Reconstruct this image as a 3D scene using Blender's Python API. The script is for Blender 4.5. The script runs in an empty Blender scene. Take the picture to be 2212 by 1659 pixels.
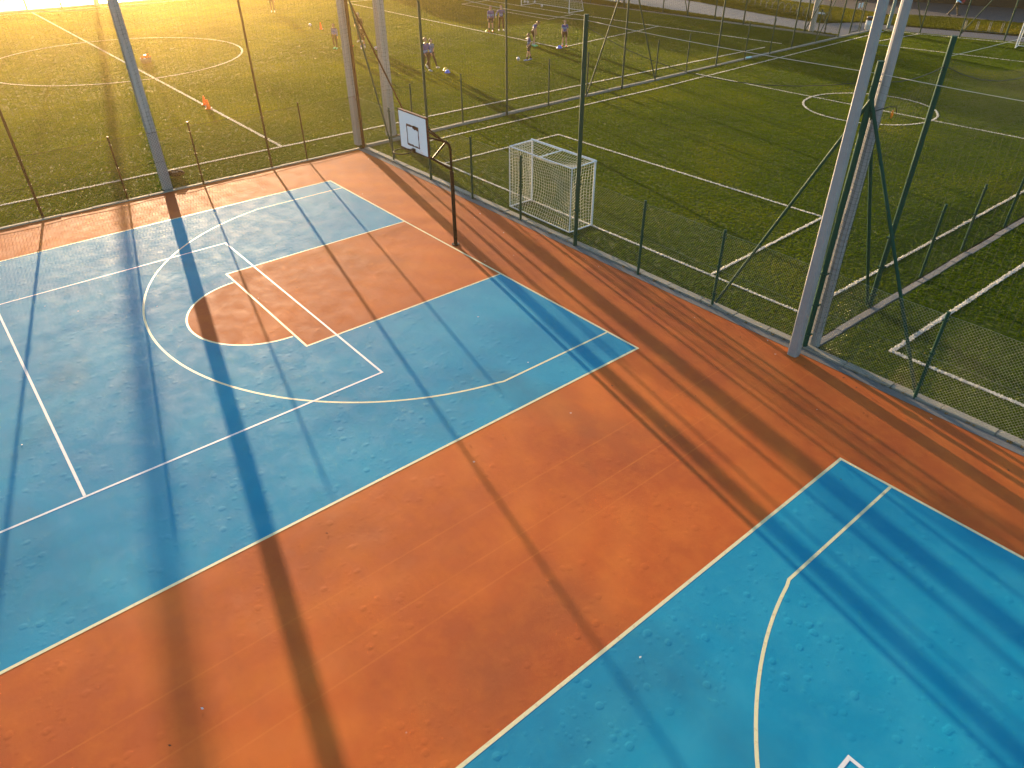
import bpy, bmesh, math, random
from mathutils import Vector, Matrix
random.seed(7)
S = bpy.context.scene
C = S.collection
R = math.radians

# ------------------------------------------------------------ camera, light, exposure
cam_d = bpy.data.cameras.new('camera'); cam = bpy.data.objects.new('camera', cam_d); C.objects.link(cam)
S.camera = cam
YAW, PIT, ROL = -0.88216, 0.61465, -0.00653
fw = Vector((math.cos(PIT)*math.sin(YAW), math.cos(PIT)*math.cos(YAW), -math.sin(PIT)))
rt = Vector((math.cos(YAW), -math.sin(YAW), 0.0)); up = rt.cross(fw)
r2 = rt*math.cos(ROL)+up*math.sin(ROL); u2 = -rt*math.sin(ROL)+up*math.cos(ROL)
CAMP = Vector((16.159, -10.925, 8.670))
M = Matrix((r2, u2, -fw)).transposed().to_4x4(); M.translation = CAMP
cam.matrix_world = M
cam_d.sensor_width = 36; cam_d.sensor_fit = 'HORIZONTAL'; cam_d.lens = 1520.3/2212*36
cam_d.clip_start = 0.1; cam_d.clip_end = 2000

SUN_EL = 7.05; SUN_AZ = -76.85          # azimuth clockwise from +Y
sd = Vector((math.sin(R(SUN_AZ))*math.cos(R(SUN_EL)), math.cos(R(SUN_AZ))*math.cos(R(SUN_EL)), math.sin(R(SUN_EL))))
W = bpy.data.worlds.new('World'); S.world = W; W.use_nodes = True
nt = W.node_tree; bg = nt.nodes['Background']
sky = nt.nodes.new('ShaderNodeTexSky'); sky.sky_type = 'NISHITA'; sky.sun_disc = False
sky.sun_elevation = R(SUN_EL); sky.sun_rotation = R(SUN_AZ); sky.air_density = 1.0; sky.dust_density = 1.0; sky.ozone_density = 2.0
nt.links.new(sky.outputs[0], bg.inputs[0]); bg.inputs[1].default_value = 0.105
sun_d = bpy.data.lights.new('sun', 'SUN'); sun = bpy.data.objects.new('sun', sun_d); C.objects.link(sun)
sun_d.energy = 5.0; sun_d.angle = R(0.48); sun_d.color = (1.0, 0.70, 0.42)
sun.rotation_euler = sd.to_track_quat('Z', 'Y').to_euler(); sun.location = (-40, 10, 30)
S.view_settings.view_transform = 'Standard'; S.view_settings.look = 'None'
S.view_settings.gamma = 1.0; S.view_settings.use_curve_mapping = False
S.view_settings.exposure = 2.15

# ------------------------------------------------------------ helpers
def tag(o, label=None, cat=None, group=None, kind=None):
    if label: o['label'] = label
    if cat: o['category'] = cat
    if group: o['group'] = group
    if kind: o['kind'] = kind
    return o
def empty(name, loc=(0, 0, 0), rz=0, label=None, cat=None, group=None, kind=None):
    o = bpy.data.objects.new(name, None); C.objects.link(o); o.location = loc; o.rotation_euler = (0, 0, rz)
    o.empty_display_size = 0.2
    return tag(o, label, cat, group, kind)
def mesh_obj(name, bm, mat, parent=None, smooth=False):
    me = bpy.data.meshes.new(name); bm.to_mesh(me); bm.free()
    if smooth:
        for p in me.polygons: p.use_smooth = True
    if smooth == 'angle': me.set_sharp_from_angle(angle=0.9)
    for m in (mat if isinstance(mat, (list, tuple)) else [mat]): me.materials.append(m)
    o = bpy.data.objects.new(name, me); C.objects.link(o)
    if parent: o.parent = parent
    return o
def pydata(name, vs, fs, mat, parent=None, smooth=False, mi=None):
    me = bpy.data.meshes.new(name); me.from_pydata(vs, [], fs)
    for m in (mat if isinstance(mat, (list, tuple)) else [mat]): me.materials.append(m)
    if smooth:
        for p in me.polygons: p.use_smooth = True
    if mi:
        for p, i in zip(me.polygons, mi): p.material_index = i
    o = bpy.data.objects.new(name, me); C.objects.link(o)
    if parent: o.parent = parent
    return o
def tube(bm, pts, rad, n=8, cap=True, phase=0.0):
    """tapered tube through points; rad float or list"""
    pts = [Vector(p) for p in pts]
    rs = rad if isinstance(rad, (list, tuple)) else [rad]*len(pts)
    rings = []
    ref = None
    for i, p in enumerate(pts):
        d = (pts[min(i+1, len(pts)-1)]-pts[max(i-1, 0)]).normalized()
        if ref is None:
            ref = Vector((0, 0, 1)) if abs(d.z) < 0.9 else Vector((0, 1, 0))
        a = d.cross(ref)
        if a.length < 1e-4: a = d.cross(Vector((1, 0, 0)))
        a.normalize(); b = a.cross(d).normalized()
        ref = b
        rings.append([bm.verts.new(p+(a*math.cos(phase+2*math.pi*k/n)+b*math.sin(phase+2*math.pi*k/n))*rs[i]) for k in range(n)])
    for i in range(len(rings)-1):
        for k in range(n):
            bm.faces.new((rings[i][k], rings[i][(k+1) % n], rings[i+1][(k+1) % n], rings[i+1][k]))
    if cap:
        bm.faces.new(rings[0][::-1]); bm.faces.new(rings[-1])
def box(bm, c, s, rz=0.0, bev=0.0, rot=None):
    Mx = Matrix.Translation(c) @ (rot.to_4x4() if rot else Matrix.Rotation(rz, 4, 'Z')) @ Matrix.Diagonal((s[0], s[1], s[2], 1))
    r = bmesh.ops.create_cube(bm, size=1.0, matrix=Mx)
    if bev:
        es = list({e for v in r['verts'] for e in v.link_edges})
        bmesh.ops.bevel(bm, geom=es, offset=bev, segments=1, affect='EDGES')
def lathe(bm, prof, n=16, c=(0, 0, 0)):
    rings = []
    for r, z in prof:
        rings.append([bm.verts.new((c[0]+r*math.cos(2*math.pi*k/n), c[1]+r*math.sin(2*math.pi*k/n), c[2]+z)) for k in range(n)])
    for i in range(len(rings)-1):
        for k in range(n):
            bm.faces.new((rings[i][k], rings[i][(k+1) % n], rings[i+1][(k+1) % n], rings[i+1][k]))
    bm.faces.new(rings[0][::-1]); bm.faces.new(rings[-1])
def ball(bm, c, r, seg=14, ring=9, sc=(1, 1, 1)):
    bmesh.ops.create_uvsphere(bm, u_segments=seg, v_segments=ring, radius=r,
                              matrix=Matrix.Translation(c) @ Matrix.Diagonal((sc[0], sc[1], sc[2], 1)))

# ------------------------------------------------------------ materials
def mat(name, col=(0.5, 0.5, 0.5), rough=0.6, metal=0.0, spec=0.5):
    m = bpy.data.materials.new(name); m.use_nodes = True
    b = m.node_tree.nodes['Principled BSDF']
    b.inputs['Base Color'].default_value = (*col, 1); b.inputs['Roughness'].default_value = rough
    b.inputs['Metallic'].default_value = metal; b.inputs['Specular IOR Level'].default_value = spec
    return m
class N:
    def __init__(s, m): s.m = m; s.t = m.node_tree; s.b = s.t.nodes.get('Principled BSDF')
    def n(s, typ, **kw):
        x = s.t.nodes.new(typ)
        for k, v in kw.items(): setattr(x, k, v)
        return x
    def l(s, a, b): s.t.links.new(a, b)
    def pos(s):
        return s.n('ShaderNodeNewGeometry').outputs['Position']
    def noise(s, vec, scale, detail=4, rough=0.5, dist=0.0):
        x = s.n('ShaderNodeTexNoise'); s.l(vec, x.inputs['Vector'])
        x.inputs['Scale'].default_value = scale; x.inputs['Detail'].default_value = detail; x.inputs['Roughness'].default_value = rough; x.inputs['Distortion'].default_value = dist
        return x.outputs[0]
    def ramp(s, f, stops, interp='LINEAR'):
        x = s.n('ShaderNodeValToRGB'); s.l(f, x.inputs[0]); cr = x.color_ramp; cr.interpolation = interp
        while len(cr.elements) < len(stops): cr.elements.new(0.5)
        for e, (p, c) in zip(cr.elements, stops):
            e.position = p; e.color = (*c, 1) if isinstance(c, tuple) else (c, c, c, 1)
        return x.outputs[0]
    def math(s, op, a, b=None, clamp=False):
        x = s.n('ShaderNodeMath', operation=op, use_clamp=clamp)
        for i, v in enumerate((a, b)):
            if v is None: continue
            if isinstance(v, (int, float)): x.inputs[i].default_value = v
            else: s.l(v, x.inputs[i])
        return x.outputs[0]
    def mix(s, f, a, b, blend='MIX'):
        x = s.n('ShaderNodeMix', data_type='RGBA', blend_type=blend)
        for i, v in ((0, f), (6, a), (7, b)):
            if isinstance(v, (int, float)): x.inputs[i].default_value = v
            elif isinstance(v, tuple): x.inputs[i].default_value = (*v, 1)
            else: s.l(v, x.inputs[i])
        return x.outputs[2]
    def scale(s, vec, sx, sy, sz=1.0, rz=0.0):
        x = s.n('ShaderNodeMapping'); s.l(vec, x.inputs[0]); x.inputs['Scale'].default_value = (sx, sy, sz); x.inputs['Rotation'].default_value = (0, 0, rz)
        return x.outputs[0]
    def bump(s, h, strength=1.0, dist=0.01, prev=None):
        x = s.n('ShaderNodeBump'); s.l(h, x.inputs['Height']); x.inputs['Strength'].default_value = strength; x.inputs['Distance'].default_value = dist
        if prev is not None: s.l(prev, x.inputs['Normal'])
        return x.outputs[0]

def paint_mat(name, base, dark, light, blister=1.0, dirt=(0.1, 0.1, 0.1), seams=()):
    """acrylic court paint: mottled, brushed, with water blisters raised under the coat"""
    m = mat(name, base, 0.8, 0, 0.12); k = N(m); P = k.pos()
    n1 = k.noise(P, 0.35, 5, 0.55); n2 = k.noise(P, 2.3, 6, 0.6); n3 = k.noise(P, 60, 3, 0.6)
    c = k.mix(k.ramp(n1, [(0.35, 0.0), (0.68, 1.0)]), dark, base)
    c = k.mix(k.math('MULTIPLY', k.ramp(n2, [(0.45, 0.0), (0.75, 1.0)]), 0.40), c, light)
    sw = k.noise(k.scale(P, 0.35, 3.0, 1, 0.35), 1.2, 4, 0.6, 1.2)
    c = k.mix(k.math('MULTIPLY', k.ramp(sw, [(0.5, 0.0), (0.8, 1.0)]), 0.35), c, dark)
    c = k.mix(k.math('MULTIPLY', k.ramp(n3, [(0.3, 1.0), (0.7, 0.0)]), 0.12), c, dark)
    st = k.noise(k.scale(P, 1, 1.6, 1, 0.5), 0.17, 5, 0.6, 0.6)
    c = k.mix(k.math('MULTIPLY', k.ramp(st, [(0.54, 0.0), (0.74, 1.0)]), 0.38), c, dirt)
    wv = k.n('ShaderNodeTexWave', wave_type='RINGS', rings_direction='Z'); mp = k.n('ShaderNodeMapping'); k.l(P, mp.inputs[0]); mp.inputs['Location'].default_value = (-6.0, 8.0, 0); k.l(mp.outputs[0], wv.inputs[0])
    wv.inputs['Scale'].default_value = 0.32; wv.inputs['Distortion'].default_value = 3.5; wv.inputs['Detail'].default_value = 4; wv.inputs['Detail Scale'].default_value = 0.6
    c = k.mix(k.math('MULTIPLY', k.math('MULTIPLY', wv.outputs[1], k.ramp(n1, [(0.45, 0.0), (0.6, 1.0)])), 0.30), c, light)
    # worn specks
    v = k.n('ShaderNodeTexVoronoi'); k.l(P, v.inputs['Vector']); v.inputs['Scale'].default_value = 1.1; v.inputs['Randomness'].default_value = 1
    speck = k.ramp(v.outputs['Distance'], [(0.0, 1.0), (0.022, 1.0), (0.03, 0.0)])
    c = k.mix(k.math('MULTIPLY', speck, 0.55), c, (0.62, 0.55, 0.48))
    sep0 = k.n('ShaderNodeSeparateXYZ'); k.l(P, sep0.inputs[0]); seamh = None
    for sx_ in seams:
        dd = k.math('ABSOLUTE', k.math('SUBTRACT', sep0.outputs[0], sx_)); f_ = k.math('LESS_THAN', dd, 0.014)
        seamh = f_ if seamh is None else k.math('ADD', seamh, f_)
    if seamh is not None: c = k.mix(k.math('MULTIPLY', seamh, k.math('MULTIPLY', k.noise(P, 1.5, 3), 0.55)), c, light)
    k.l(c, k.b.inputs['Base Color'])
    k.l(k.ramp(n2, [(0.3, 0.68), (0.7, 0.85)]), k.b.inputs['Roughness'])
    # blisters: smooth domes, in patches
    hs = None
    for sc, wgt, thr in ((4.3, 1.0, 0.30), (8.5, 0.45, 0.32)):
        w = k.noise(P, 5, 2, 0.5)
        vv = k.n('ShaderNodeTexVoronoi'); vv.inputs['Scale'].default_value = sc; vv.inputs['Randomness'].default_value = 1
        add = k.n('ShaderNodeVectorMath', operation='MULTIPLY_ADD'); 
        nc = k.n('ShaderNodeTexNoise'); k.l(P, nc.inputs['Vector']); nc.inputs['Scale'].default_value = 4
        k.l(nc.outputs[1], add.inputs[0]); add.inputs[1].default_value = (0.05, 0.05, 0); k.l(P, add.inputs[2])
        k.l(add.outputs[0], vv.inputs['Vector'])
        dome = k.ramp(vv.outputs['Distance'], [(0.0, 1.0), (thr*0.5, 0.75), (thr, 0.0)], 'EASE')
        # only some cells carry one
        pick = k.ramp(k.n('ShaderNodeSeparateColor').outputs[0], [(0.0, 0.0), (1.0, 1.0)])
        sep = k.t.nodes[-1]
        sc_n = [x for x in k.t.nodes if x.bl_idname == 'ShaderNodeSeparateColor'][-1]
        k.l(vv.outputs['Color'], sc_n.inputs[0])
        pk = k.math('GREATER_THAN', sc_n.outputs[0], 0.30)
        patch = k.ramp(k.noise(P, 0.42, 3, 0.5), [(0.38, 0.0), (0.52, 1.0)])
        h = k.math('MULTIPLY', k.math('MULTIPLY', dome, pk), k.math('MULTIPLY', patch, wgt))
        hs = h if hs is None else k.math('ADD', hs, h)
    b1 = k.bump(hs, 1.0, 0.0045*blister)
    b2 = k.bump(k.noise(P, 1.6, 5, 0.6), 1.0, 0.0035, b1)
    b3 = k.bump(k.noise(P, 140, 3, 0.7), 1.0, 0.0008, b2)
    k.l(b3, k.b.inputs['Normal'])
    return m
M_orange = paint_mat('orange_court_paint', (0.52, 0.116, 0.020), (0.36, 0.077, 0.020), (0.58, 0.170, 0.034), 0.35, (0.20, 0.085, 0.035), (10.53, 10.05, 9.2, 17.8, -9.1))
M_blue = paint_mat('blue_court_paint', (0.005, 0.26, 0.395), (0.004, 0.20, 0.335), (0.035, 0.29, 0.40), 0.6, (0.035, 0.085, 0.105), (-4.1, 2.2, 27.3))
def line_mat(name, c, worn):
    m = mat(name, c, 0.55, 0, 0.3); k = N(m); P = k.pos()
    f = k.ramp(k.noise(P, 9, 6, 0.65), [(0.32, 1.0), (0.46, 0.0)])
    col = k.mix(k.math('MULTIPLY', f, 0.5), c, worn)
    k.l(k.mix(k.math('MULTIPLY', k.noise(P, 1.3, 3), 0.25), col, (0.45, 0.42, 0.33)), k.b.inputs['Base Color'])
    k.l(k.bump(k.noise(P, 90, 3, 0.6), 1.0, 0.0012), k.b.inputs['Normal'])
    return m
M_cream = line_mat('cream_line_paint', (0.70, 0.63, 0.34), (0.42, 0.28, 0.16))
M_white = line_mat('white_line_paint', (0.72, 0.70, 0.66), (0.40, 0.46, 0.50))

def turf_blade_mat(name, cols, rough=0.36, glow=(1.15, 0.95, 0.5)):
    m = mat(name, cols[0], rough, 0, 0.04); k = N(m); P = k.pos()
    oi = k.n('ShaderNodeObjectInfo')
    big = k.ramp(k.noise(P, 0.13, 4, 0.6), [(0.35, 0.0), (0.68, 1.0)])
    f = k.math('ADD', k.math('MULTIPLY', oi.outputs['Random'], 0.36), k.math('MULTIPLY', big, 0.62), True)
    col = k.ramp(f, [(0.0, cols[0]), (0.5, cols[1]), (1.0, cols[2])])
    k.l(col, k.b.inputs['Base Color'])
    tr = k.n('ShaderNodeBsdfTranslucent'); k.l(k.mix(1.0, col, glow, 'MULTIPLY'), tr.inputs['Color'])
    mx = k.n('ShaderNodeMixShader'); mx.inputs[0].default_value = 0.60
    out = k.t.nodes['Material Output']
    k.l(k.b.outputs[0], mx.inputs[1]); k.l(tr.outputs[0], mx.inputs[2]); k.l(mx.outputs[0], out.inputs['Surface'])
    return m
M_blade = turf_blade_mat('artificial_turf_fibre', [(0.022, 0.062, 0.001), (0.056, 0.112, 0.0012), (0.155, 0.19, 0.003)])
M_wblade = turf_blade_mat('white_turf_fibre', [(0.45, 0.45, 0.42), (0.66, 0.66, 0.62), (0.75, 0.75, 0.72)], 0.5, (1, 1, 1))
M_wild = turf_blade_mat('rough_grass_blade', [(0.025, 0.045, 0.004), (0.055, 0.08, 0.006), (0.12, 0.12, 0.015)])
def ground_mat(name, a, b, sc=20, bumpd=0.02, rough=0.9):
    m = mat(name, a, rough, 0, 0.2); k = N(m); P = k.pos()
    f = k.mix(0.5, k.ramp(k.noise(P, sc, 5, 0.7), [(0.3, 0.0), (0.7, 1.0)]), k.ramp(k.noise(P, 0.2, 4, 0.6), [(0.35, 0.0), (0.65, 1.0)]))
    k.l(k.mix(f, a, b), k.b.inputs['Base Color'])
    k.l(k.bump(k.noise(P, sc*3, 4, 0.7), 1.0, bumpd), k.b.inputs['Normal'])
    return m
M_turf = ground_mat('turf_backing', (0.026, 0.052, 0.001), (0.055, 0.085, 0.002), 40, 0.03)
M_tline = ground_mat('turf_white_backing', (0.35, 0.35, 0.32), (0.55, 0.55, 0.5), 40, 0.02)
M_soil = ground_mat('grass_soil', (0.03, 0.045, 0.01), (0.09, 0.085, 0.03), 9, 0.05)
M_asph = ground_mat('asphalt', (0.055, 0.055, 0.06), (0.09, 0.085, 0.08), 60, 0.004, 0.6)  # base colour darkened to carry some of the shade at upper right
M_asph.node_tree.nodes['Principled BSDF'].inputs['Specular IOR Level'].default_value = 0.4
M_conc = ground_mat('kerb_concrete', (0.17, 0.165, 0.14), (0.33, 0.31, 0.25), 14, 0.006, 0.85)
M_gut = ground_mat('gutter_concrete', (0.12, 0.12, 0.115), (0.22, 0.21, 0.19), 18, 0.008, 0.9)
M_mast = ground_mat('mast_concrete', (0.40, 0.34, 0.30), (0.52, 0.45, 0.39), 6, 0.002, 0.6)  # warm tint puts bounced court light and haze veil into the concrete colour
M_mast2 = ground_mat('grey_galvanised_mast', (0.23, 0.23, 0.235), (0.31, 0.305, 0.30), 6, 0.002, 0.5)
M_earth = ground_mat('bare_ground', (0.07, 0.07, 0.045), (0.13, 0.12, 0.075), 3, 0.05)
def painted_metal(name, col, chips, rough=0.38):
    m = mat(name, col, rough+0.12, 0.0, 0.14); k = N(m); P = k.pos()
    f = k.ramp(k.noise(P, 14, 5, 0.7), [(0.66, 0.0), (0.72, 1.0)])
    k.l(k.mix(f, col, chips), k.b.inputs['Base Color'])
    k.l(k.ramp(k.noise(P, 5, 3), [(0.3, rough), (0.7, rough+0.25)]), k.b.inputs['Roughness'])
    return m
M_green = painted_metal('dark_green_paint', (0.012, 0.055, 0.035), (0.05, 0.09, 0.07), 0.55)
M_black = painted_metal('dark_brown_black_paint', (0.022, 0.010, 0.008), (0.09, 0.035, 0.02))
M_rust = painted_metal('rusty_red_brown_paint', (0.085, 0.022, 0.015), (0.16, 0.07, 0.04))
M_wire = mat('green_coated_wire', (0.03, 0.045, 0.02), 0.55, 0.0, 0.2); M_wireg = mat('worn_galvanised_wire', (0.42, 0.41, 0.30), 0.30, 0.9, 0.5); M_wirek = mat('dark_brown_wire', (0.02, 0.012, 0.01), 0.6)
M_net = mat('dark_net_cord', (0.02, 0.03, 0.022), 0.6)
M_rope = mat('pale_rope', (0.55, 0.52, 0.45), 0.7)
M_goalnet = mat('cream_goal_net_cord', (0.75, 0.72, 0.60), 0.7)
M_goalw = painted_metal('white_goal_paint', (0.66, 0.69, 0.72), (0.40, 0.40, 0.40), 0.4)
M_board = None

# ------------------------------------------------------------ ground and flat layers
def sheet(name, poly, z, m, kind='structure', parent=None):
    o = pydata(name, [(x, y, z) for x, y in poly], [tuple(range(len(poly)))], m, parent)
    if kind and not parent: o['kind'] = kind
    return o
def rect(name, x0, y0, x1, y1, z, m): return sheet(name, [(x0, y0), (x1, y0), (x1, y1), (x0, y1)], z, m)
def strip(name, pts, w, z, m, closed=False):
    n = len(pts); L = []; Rr = []
    for i in range(n):
        a = Vector(pts[i-1] if (i > 0 or closed) else pts[i]); b = Vector(pts[(i+1) % n] if (i < n-1 or closed) else pts[i]); p = Vector(pts[i])
        d1 = (p-a); d2 = (b-p)
        d1 = d1.normalized() if d1.length > 1e-6 else d2.normalized(); d2 = d2.normalized() if d2.length > 1e-6 else d1
        t = (d1+d2).normalized(); nn = Vector((-t.y, t.x)); k = 1/max(0.4, nn.dot(Vector((-d1.y, d1.x))))
        L.append(p+nn*w/2*k); Rr.append(p-nn*w/2*k)
    vs = [(v.x, v.y, z) for v in L]+[(v.x, v.y, z) for v in Rr]
    fs = [(i, n+i, n+(i+1) % n, (i+1) % n) for i in range(n if closed else n-1)]
    o = pydata(name, vs, fs, m); o['kind'] = 'structure'
    return o
def arc(cx, cy, r, a0, a1, n=40): return [(cx+r*math.cos(a0+(a1-a0)*i/n), cy+r*math.sin(a0+(a1-a0)*i/n)) for i in range(n+1)]

rect('ground', -700, -500, 600, 800, -0.12, M_earth)
Wc, Kc, Dc, C3, VY, R3p, YC, YS, RF = 7.44, 2.433, 5.786, 6.487, -5.014, 6.614, -1.807, -3.19, 1.819
# orange surround (one coat of paint on the slab)
rect('court_surface', -10.05, -45, 45, 2.66, 0.0, M_orange)
def court(ox, blue_to=-28.0):
    # blue playing area, built in bands so that nothing doubles the orange key
    z = 0.0008
    xs = [-Wc, -Kc-0.0, -Kc, -RF] + [-RF*math.cos(math.pi*i/40) for i in range(1, 40)] + [RF, Kc, Kc, Wc]
    def top_y(x, side):
        if abs(x) >= Kc: return 0.0
        if abs(x) >= RF-1e-6: return -Dc
        return -Dc-math.sqrt(RF*RF-x*x)
    segs = [(-Wc, 0.0, -Kc, 0.0), (-Kc, -Dc, -RF, -Dc)]
    ar = [-RF*math.cos(math.pi*i/40) for i in range(41)]
    segs += [(ar[i], top_y(ar[i], 0), ar[i+1], top_y(ar[i+1], 0)) for i in range(40)]
    segs += [(RF, -Dc, Kc, -Dc), (Kc, 0.0, Wc, 0.0)]
    vs = []; fs = []
    for x0, t0, x1, t1 in segs:
        n = len(vs); vs += [(x0+ox, blue_to, z), (x1+ox, blue_to, z), (x1+ox, t1, z), (x0+ox, t0, z)]; fs.append((n, n+1, n+2, n+3))
    o = pydata('court_paint', vs, fs, M_blue); o['kind'] = 'structure'
    z2 = 0.0016; z3 = 0.0024; z4 = 0.0032
    T = lambda pts: [(x+ox, y) for x, y in pts]
    strip('boundary_line', T([(-Wc, blue_to), (-Wc, 0), (Wc, 0), (Wc, blue_to)]), 0.055, z3, M_cream)
    strip('key_line', T([(-Kc, -0.03), (-Kc, -Dc), (Kc, -Dc), (Kc, -0.03)]), 0.05, z2, M_cream)
    strip('free_throw_circle_line', T(arc(0, -Dc, RF, math.pi+0.03, 2*math.pi-0.03, 48)), 0.05, z2-0.0004, M_cream)
    a0 = math.asin((YS-YC)/R3p)
    pts = [(-C3, -0.03), (-C3, YS)] + arc(0, YC, R3p, math.pi-a0+0.02, 2*math.pi+a0-0.02, 80) + [(C3, YS), (C3, -0.03)]
    strip('three_point_line', T(pts), 0.05, z2+0.0002, M_cream)
    v = M_white
    strip('volleyball_line', T([(-4.5, VY-18), (-4.5, VY), (4.5, VY), (4.5, VY-18)]), 0.05, z4, v)
    strip('volleyball_attack_line', T([(-4.47, VY-6), (4.47, VY-6)]), 0.05, z4, v)
court(0.0); court(12.40+Wc+0.04)

# kerbs -------------------------------------------------------
def kerb_run(name, p0, p1, w, h, step, mt, jit=0.01, label=None):
    root = empty(name, (p0[0], p0[1], 0), 0, None, None, None, 'structure')
    a = Vector(p0); b = Vector(p1); L = (b-a).length; d = (b-a)/L; n = Vector((-d.y, d.x)); ang = math.atan2(d.y, d.x)
    t = 0.0
    while t < L-0.05:
        l = min(step*random.uniform(0.93, 1.05), L-t)
        bm = bmesh.new()
        box(bm, (0, 0, h/2-0.03), (l-0.012, w, h+0.06), 0, 0.008)
        for vtx in bm.verts:
            vtx.co.y += random.uniform(-1, 1)*0.006; vtx.co.z += random.uniform(-1, 1)*0.003
        o = mesh_obj('kerb_stone', bm, mt, root)
        c = a+d*(t+l/2)+n*random.uniform(-jit, jit)
        o.location = (c.x-p0[0], c.y-p0[1], random.uniform(-0.006, 0.006)); o.rotation_euler = (random.uniform(-.01, .01), random.uniform(-.006, .006), ang+random.uniform(-jit, jit)*0.5)
        t += l
    return root
kerb_run('kerb', (-10.16, -26), (-10.12, 2.75), 0.13, 0.035, 0.95, M_conc, 0.012)
kerb_run('kerb', (-9.95, 2.98), (24.0, 2.98), 0.20, 0.05, 1.0, M_conc, 0.012)
rect('gutter', -10.02, 2.64, 30, 2.875, 0.006, M_gut)
kerb_run('kerb', (-10.30, 3.15), (-10.95, 46.0), 0.18, 0.05, 1.5, M_conc, 0.015)
kerb_run('kerb', (9.98, 3.25), (10.35, 26.0), 0.17, 0.02, 1.0, M_gut, 0.02)  # darker concrete puts the shade beside the turf into this kerb's colour
kerb_run('kerb', (-38, 40.2), (-11.0, 41.3), 0.12, 0.04, 2.0, M_conc, 0.01)
kerb_run('kerb', (-66.2, -60), (-64.2, 44), 0.18, 0.05, 2.5, M_conc, 0.01)

# turf sheets -------------------------------------------------
TZ = 0.002
turfL = sheet('turf_ground', [(-64.9, -26), (-10.24, -26), (-10.24, 3.08), (-10.8, 40.7), (-38, 40.2), (-62.9, 38.5)], TZ, M_turf)
turfR = sheet('turf_ground', [(-10.05, 3.10), (9.87, 3.10), (10.2, 26), (10.3, 49.6), (-1.7, 48.4), (-10.7, 46.4)], TZ, M_turf)
turf3 = sheet('turf_ground', [(10.10, 3.10), (36, 3.10), (36, 45), (10.45, 45)], TZ, M_turf)
rect('grass_ground', -64, 41.2, -11.0, 43.0, -0.01, M_soil)
sheet('grass_ground', [(-12.6, 48.5), (-2.5, 51.2), (30, 58), (30, 66), (-9.7, 56.0), (-13.9, 54.3)], 0.0, M_soil)
sheet('grass_ground', [(-64, 49.3), (-29.5, 48.7), (-21, 46.5), (-15.0, 45.6), (-12.9, 48.9), (-14.2, 54.2), (-21.5, 55.2), (-64, 60)], 0.0, M_soil)
sheet('footpath', [(-64, 43.0), (-30.4, 42.9), (-11.1, 41.4), (-10.9, 46.4), (-1.7, 48.45), (30, 55), (30, 58.5), (-2.5, 50.8), (-12.6, 48.3), (-64, 50)], -0.006, M_asph)
sheet('road', [(-64, 59), (-21.5, 55.0), (-13.9, 54.1), (-9.7, 55.8), (30, 65.6), (30, 76), (-8, 66), (-17.1, 62.6), (-64, 72)], -0.004, M_asph)
sheet('road', [(-66.9, -60), (-64.6, 44), (-64, 49.5), (-64, 72), (-110, 72), (-110, -60)], -0.004, M_asph)

# turf lines --------------------------------------------------
TL = []       # (points, width)
def tl(pts, w=0.10, closed=False, seg=False):
    o = strip('pitch_line', pts, w, TZ+0.017, M_tline, closed); TL.append(o)
# left football pitch
tl([(-12.44, -26), (-12.40, 3.0), (-12.1, 34.0)], 0.11); tl([(-12.35, 0.43), (-62.9, 0.69)], 0.11)
tl([(-64.4, -26), (-62.95, 0.7), (-62.0, 34.5)], 0.11)
tl(arc(-36.6, 0.55, 7.5, 0, 2*math.pi*47/48, 47), 0.10, True)
tl([(-62.0, 34.8), (-31.2, 34.85), (-20.7, 35.4), (-12.1, 35.9)], 0.11)
tl([(-50.5, 27.1), (-36.2, 27.2), (-20.7, 23.8), (-19.5, 24.4), (-22.3, 35.2)][0:0] or [(-50.4, 35.0), (-50.6, 24.2), (-20.8, 23.8), (-22.3, 35.3)], 0.10)
tl([(-42.7, 35.1), (-42.4, 31.6), (-30.4, 31.4), (-31.0, 34.7)], 0.08)
# right small pitch
tl([(-9.12, 4.22), (8.95, 4.30), (9.18, 17.7), (9.5, 47.0)], 0.078); tl([(-9.12, 4.22), (-9.10, 20), (-9.35, 27), (-10.0, 45.6)], 0.078)
tl([(-10.2, 46.0), (-4.5, 47.05), (1.6, 48.3)], 0.078)
tl([(-6.30, 4.25), (-6.28, 10.2), (5.98, 10.36), (6.2, 4.3)], 0.078)
tl([(-10.0, 24.2), (-9.3, 24.2), (6.8, 24.45), (9.3, 24.6)], 0.078)
tl(arc(0.1, 24.35, 2.95, 0, 2*math.pi*35/36, 35), 0.078, True)
tl([(-7.85, 46.5), (-8.45, 40.2), (0.75, 41.4), (4, 42)], 0.078)
# third pitch
tl([(11.43, 20), (11.43, 11.47), (11.25, 4.28), (13.98, 4.33), (34, 4.6)], 0.10)
tl([(14.25, 4.4), (14.2, 12)], 0.12)

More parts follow.
